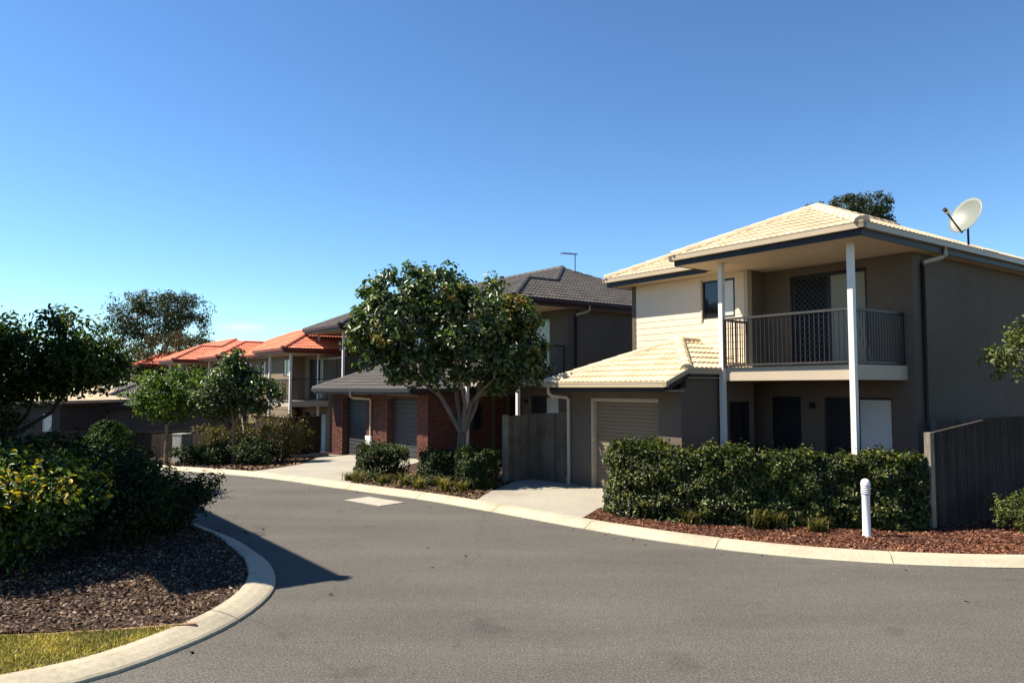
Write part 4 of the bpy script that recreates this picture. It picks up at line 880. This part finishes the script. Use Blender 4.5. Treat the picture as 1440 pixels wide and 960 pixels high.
sp = [(-4.05, 19.0, .34, 'tip of the tree bed beside the driveway'), (-3.75, 18.7, .4, 'left of the first box shrub'), (-3.1, 18.45, .32, 'in front of the first box shrub'), (-2.55, 18.1, .42, 'between the two groups of box shrubs'), (-2.15, 17.55, .4, 'left front of the middle box shrub'), (-1.55, 17.15, .45, 'in front of the middle box shrub'), (-1.15, 17.0, .38, 'in front of the right box shrub'),
      (4.05, 12.55, .46, 'at the foot of the long hedge, left of the bollard'), (4.35, 12.6, .42, 'at the foot of the long hedge near its middle'), (4.95, 12.35, .34, 'at the foot of the long hedge beside the bollard'), (3.05, 13.0, .4, 'at the left foot of the long hedge')]
st_ = [o for o in bpy.data.objects if o.get('label', '').startswith('large leafy street tree')][0]; rng = np.random.default_rng(412)
C, N, K = blob_leaf_points(rng, [(1.55, 0, 4.15, .36, .5, .55), (1.2, -.6, 4.35, .5, .4, .3), (.3, -.8, 4.6, .6, .4, .3), (1.85, -.3, 3.0, .3, .5, .4), (-1.6, -.9, 3.6, .5, .3, .4)], 26, 14, .22); L = .11*(.6+.8*rng.random(len(C)))
leaves('new_growth', C, N, L, L*.5, M['lf_new'], rng, st_)['kind'] = 'stuff'
P = []
for i in range(130):
    q = (RK if rng.random() < .6 else LK); k = rng.integers(len(q)//4, len(q)*3//4); d = -abs(rng.normal())*.35-.03; t = Vector(q[k+1])-Vector(q[k]); t.normalize(); x, y = q[k][0]-t.y*d, q[k][1]+t.x*d; P.append((x, y, ter(x, y)+.012))
for i in range(14):
    x, y = rng.uniform(-3, 6), rng.uniform(6.5, 14)
    if inside(road_poly, x, y): P.append((x, y, ter(x, y)+.012))
P = np.array(P); N = np.tile([0, 0, 1.], (len(P), 1))+rng.normal(size=P.shape)*.3; L = .05*(.5+rng.random(len(P)))
tag(leaves('leaf_litter', P, N, L, L*.45, M['chip_m'], rng, None), 'small dry leaves and grit scattered on the road along the kerbs', 'leaf litter', kind='stuff')
for i, (x, y, h, w) in enumerate(sp): tuft('yellow green strap leaved plant ' + w, (x, y, .09), h, 80, 100+i, M['lf_strap'] if i < 7 else M['lf_dull'], spread=.9, w=.015)
# ------------------------------------------------------------------ fences
def fence(label, pts, tops, pw, mat, zbot=0, post=None, each=True, rails=True, name='paling_fence', cap=None, seed=1):
    """upright palings, each a part, along a polyline; tops gives the height at every point"""
    root = empty(name, (pts[0][0], pts[0][1], zbot)); tag(root, label, 'fence'); rg = random.Random(seed); o0 = Vector(pts[0]); joined = MB()
    for i in range(len(pts)-1):
        A, B = Vector(pts[i])-o0, Vector(pts[i+1])-o0; d = B-A; L = d.length; d.normalize(); n = Vector((-d.y, d.x)); k = max(1, int(L/(pw+.006)))
        for j in range(k):
            t0 = j/k; p = A+d*(L*t0+.003); q = A+d*(L*(t0+1/k)-.003); h = tops[i]+(tops[i+1]-tops[i])*(t0+.5/k)+rg.uniform(-.012, .012); th = .008; sh = rg.uniform(-.004, .004)
            P4 = [p-n*(th-sh), q-n*(th-sh), q+n*(th+sh), p+n*(th+sh)]; pts8 = [(*c, 0.02) for c in P4]+[(*c, h) for c in P4]
            if each: MB().hexa(pts8).build('paling', mat, root)
            else: joined.hexa(pts8)
        if rails:
            for fr in (.2, .82):
                m = MB(); za, zb_ = tops[i]*fr, tops[i+1]*fr; a, b, = A+n*.012, B+n*.012; a2, b2 = A+n*.05, B+n*.05
                m.hexa([(*a, za), (*b, zb_), (*b2, zb_), (*a2, za), (*a, za+.07), (*b, zb_+.07), (*b2, zb_+.07), (*a2, za+.07)]).build('rail', mat, root)
        if cap:
            m = MB(); a, b = A-n*.03, B-n*.03; a2, b2 = A+n*.04, B+n*.04; za, zb_ = tops[i]+.004, tops[i+1]+.004
            m.hexa([(*a, za), (*b, zb_), (*b2, zb_), (*a2, za), (*a, za+.022), (*b, zb_+.022), (*b2, zb_+.022), (*a2, za+.022)]).build('capping', cap, root)
    if not each: o = joined.build('palings', mat, root); o['kind'] = 'stuff'
    if post:
        d = (Vector(pts[1])-Vector(pts[0])).normalized(); n = Vector((-d.y, d.x)); a = -d*.11; pt4 = [a-n*.05, a+d*.1-n*.05, a+d*.1+n*.06, a+n*.06]
        MB().hexa([(*c, -.1) for c in pt4]+[(*c, tops[0]+.03) for c in pt4]).build('post', post, root)
    return root
fence('weathered dark paling fence with sloping top at the right of the hedge', [(6.98, 12.62), (8.55, 13.45), (11.5, 15.0)], [1.58, 1.80, 1.82], .098, M['paling'], .05, M['post_wood'], True, True, 'paling_fence', M['paling'], 1)
fence('short brown fence panel between the house wall and the sloping fence', [(8.12, 14.9), (9.4, 15.0)], [1.78, 1.78], .098, M['browngate'], 0, None, True, False, 'paling_fence', None, 2)
fence('brown side gate fence beside the beige garage', [(-.12, 18.75), (.55, 19.3), (1.38, 18.28)], [1.62, 1.66, 1.72], .1, M['browngate'], .08, M['post_wood'], True, True, 'paling_fence', None, 3)
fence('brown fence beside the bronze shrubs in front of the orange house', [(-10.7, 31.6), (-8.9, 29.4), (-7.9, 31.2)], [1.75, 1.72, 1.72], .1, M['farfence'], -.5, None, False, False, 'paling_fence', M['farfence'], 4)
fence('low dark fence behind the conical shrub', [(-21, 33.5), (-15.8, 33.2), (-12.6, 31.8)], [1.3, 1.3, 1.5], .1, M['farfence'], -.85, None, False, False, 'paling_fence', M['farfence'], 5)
pl = MB().box(-1.2, .5, -.3, .3, -.3, .14).build('edging_slab', M['kerb']); pl.location = (-8.0, 30.7, ter(-8, 30.7)+.08); pl.rotation_euler.z = AX+math.pi/2; tag(pl, 'low concrete edging slab at the foot of the white balcony post', 'slab')
# ------------------------------------------------------------------ bollard light, cabinet, dish, antennas
b = empty('bollard_light', (5.54, 11.93, .08)); tag(b, 'white bollard light in the mulch in front of the hedge', 'bollard')
MB().lathe([(.072, -.1), (.072, .0), (.065, .03), (.06, .04), (.06, .62), (.063, .635), (.063, .65)], 0, 0, 24).build('post', M['plastic'], b, True)
l = MB().lathe([(.064, .65), (.067, .655), (.067, .78), (.064, .785)], 0, 0, 24).build('lamp_lens', M['lens'], b, True)
for k in range(4): MB().lathe([(.067, .668+.03*k), (.07, .672+.03*k), (.07, .680+.03*k), (.067, .684+.03*k)], 0, 0, 24).build('louvre', M['plastic'], l, True)
MB().lathe([(.07, .785), (.072, .80), (.069, .84), (.055, .875), (.031, .893), (.003, .90)], 0, 0, 24).build('cap', M['plastic'], b, True)
cb = empty('utility_cabinet', (*g(259, 600, 28.8)[:2], -.5)); tag(cb, 'grey metal utility cabinet beside the far bend of the road', 'cabinet'); cb.rotation_euler.z = R(-30)
MB().box(-.27, .27, -.22, .22, 0, 1.12).build('body', M['cabinet'], cb); MB().box(-.29, .29, -.24, .24, 1.12, 1.17).build('lid', M['cabinet'], cb); MB().box(-.23, .23, -.232, -.221, .1, 1.05).build('door', M['cabinet'], cb)
A1 = Vector((-.592, .806, 0)); B1 = Vector((.806, .592, 0)); P1 = Vector((6.25, 13.8, 0))
dp = P1+A1*(-.28)+B1*4.25; ds = empty('satellite_dish', (dp.x, dp.y, 5.40)); tag(ds, 'grey satellite dish on a mast on the beige house roof', 'satellite dish')
MB().tube([(0, 0, -.1), (0, 0, .42), (0, .02, .55)], .022, 8).build('mast', M['dark'], ds, True); MB().tube([(.12, .18, -.03), (0, 0, .3)], .012, 6).build('brace', M['dark'], ds, True)
ax = Vector((-.90, -.28, .42)).normalized(); cpt = Vector((-.05, .0, .72)); s1 = ax.cross(Vector((0, 0, 1))).normalized(); s2 = s1.cross(ax).normalized()
V = []; F = []; nr, nsg = 7, 32
for side in (0, 1):
    for i in range(nr+1):
        for k in range(nsg):
            a = 2*math.pi*k/nsg; rr = i/nr; V.append(cpt+s1*(.39*rr*math.cos(a))+s2*(.42*rr*math.sin(a))+ax*(.10*rr*rr-.1-.012*side))
    b0 = side*(nr+1)*nsg
    for i in range(nr):
        for k in range(nsg): k2 = (k+1) % nsg; F.append((b0+i*nsg+k, b0+i*nsg+k2, b0+(i+1)*nsg+k2, b0+(i+1)*nsg+k))
for k in range(nsg): k2 = (k+1) % nsg; e = nr*nsg; F.append((e+k, e+k2, e+k2+(nr+1)*nsg, e+k+(nr+1)*nsg))
mesh_obj('reflector', V, F, M['dish'], ds, True)
low = cpt-s2*.40-ax*.02; lnb = cpt+ax*.46-s2*.16
MB().tube([Vector((0, 0, .5)), low-ax*.04, lnb-s2*.03], .02, 8).build('feed_arm', M['dark'], ds, True); MB().tube([lnb+ax*.04, lnb-ax*.06], [.05, .04], 10).build('feed_horn', M['plastic'], ds, True); MB().tube([lnb+ax*.05, lnb+ax*.10], .045, 10).build('horn_cap', M['dark'], ds, True)
def antenna(label, base, h, yaw, L, mat):
    r_ = empty('tv_antenna', base, yaw); tag(r_, label, 'antenna'); MB().tube([(0, 0, -.3), (0, 0, h)], .018, 6).build('mast', mat, r_)
    MB().tube([(-L, 0, h-.03), (.12, 0, h-.03)], .016, 6).build('boom', mat, r_)
    for k in range(7): x = -L+.06+k*L/6.3; w = .20-.012*k+.03; MB().tube([(x, -w, h-.03), (x, w, h-.03)], .009, 5).build('element', mat, r_)
    return r_
a2 = Vector((.185, 23.75, 0))+A1*3.2+B1*5.2; antenna('tv antenna on the ridge of the grey tiled roof', (a2.x, a2.y, 7.05), .62, R(205)-math.pi, .62, M['dark'])
a3 = P1+A1*3.4+B1*6.5; antenna('white tv antenna behind the ridge of the beige house roof', (a3.x+1.0, a3.y+1.2, 6.9), .25, R(20), .5, M['plastic'])
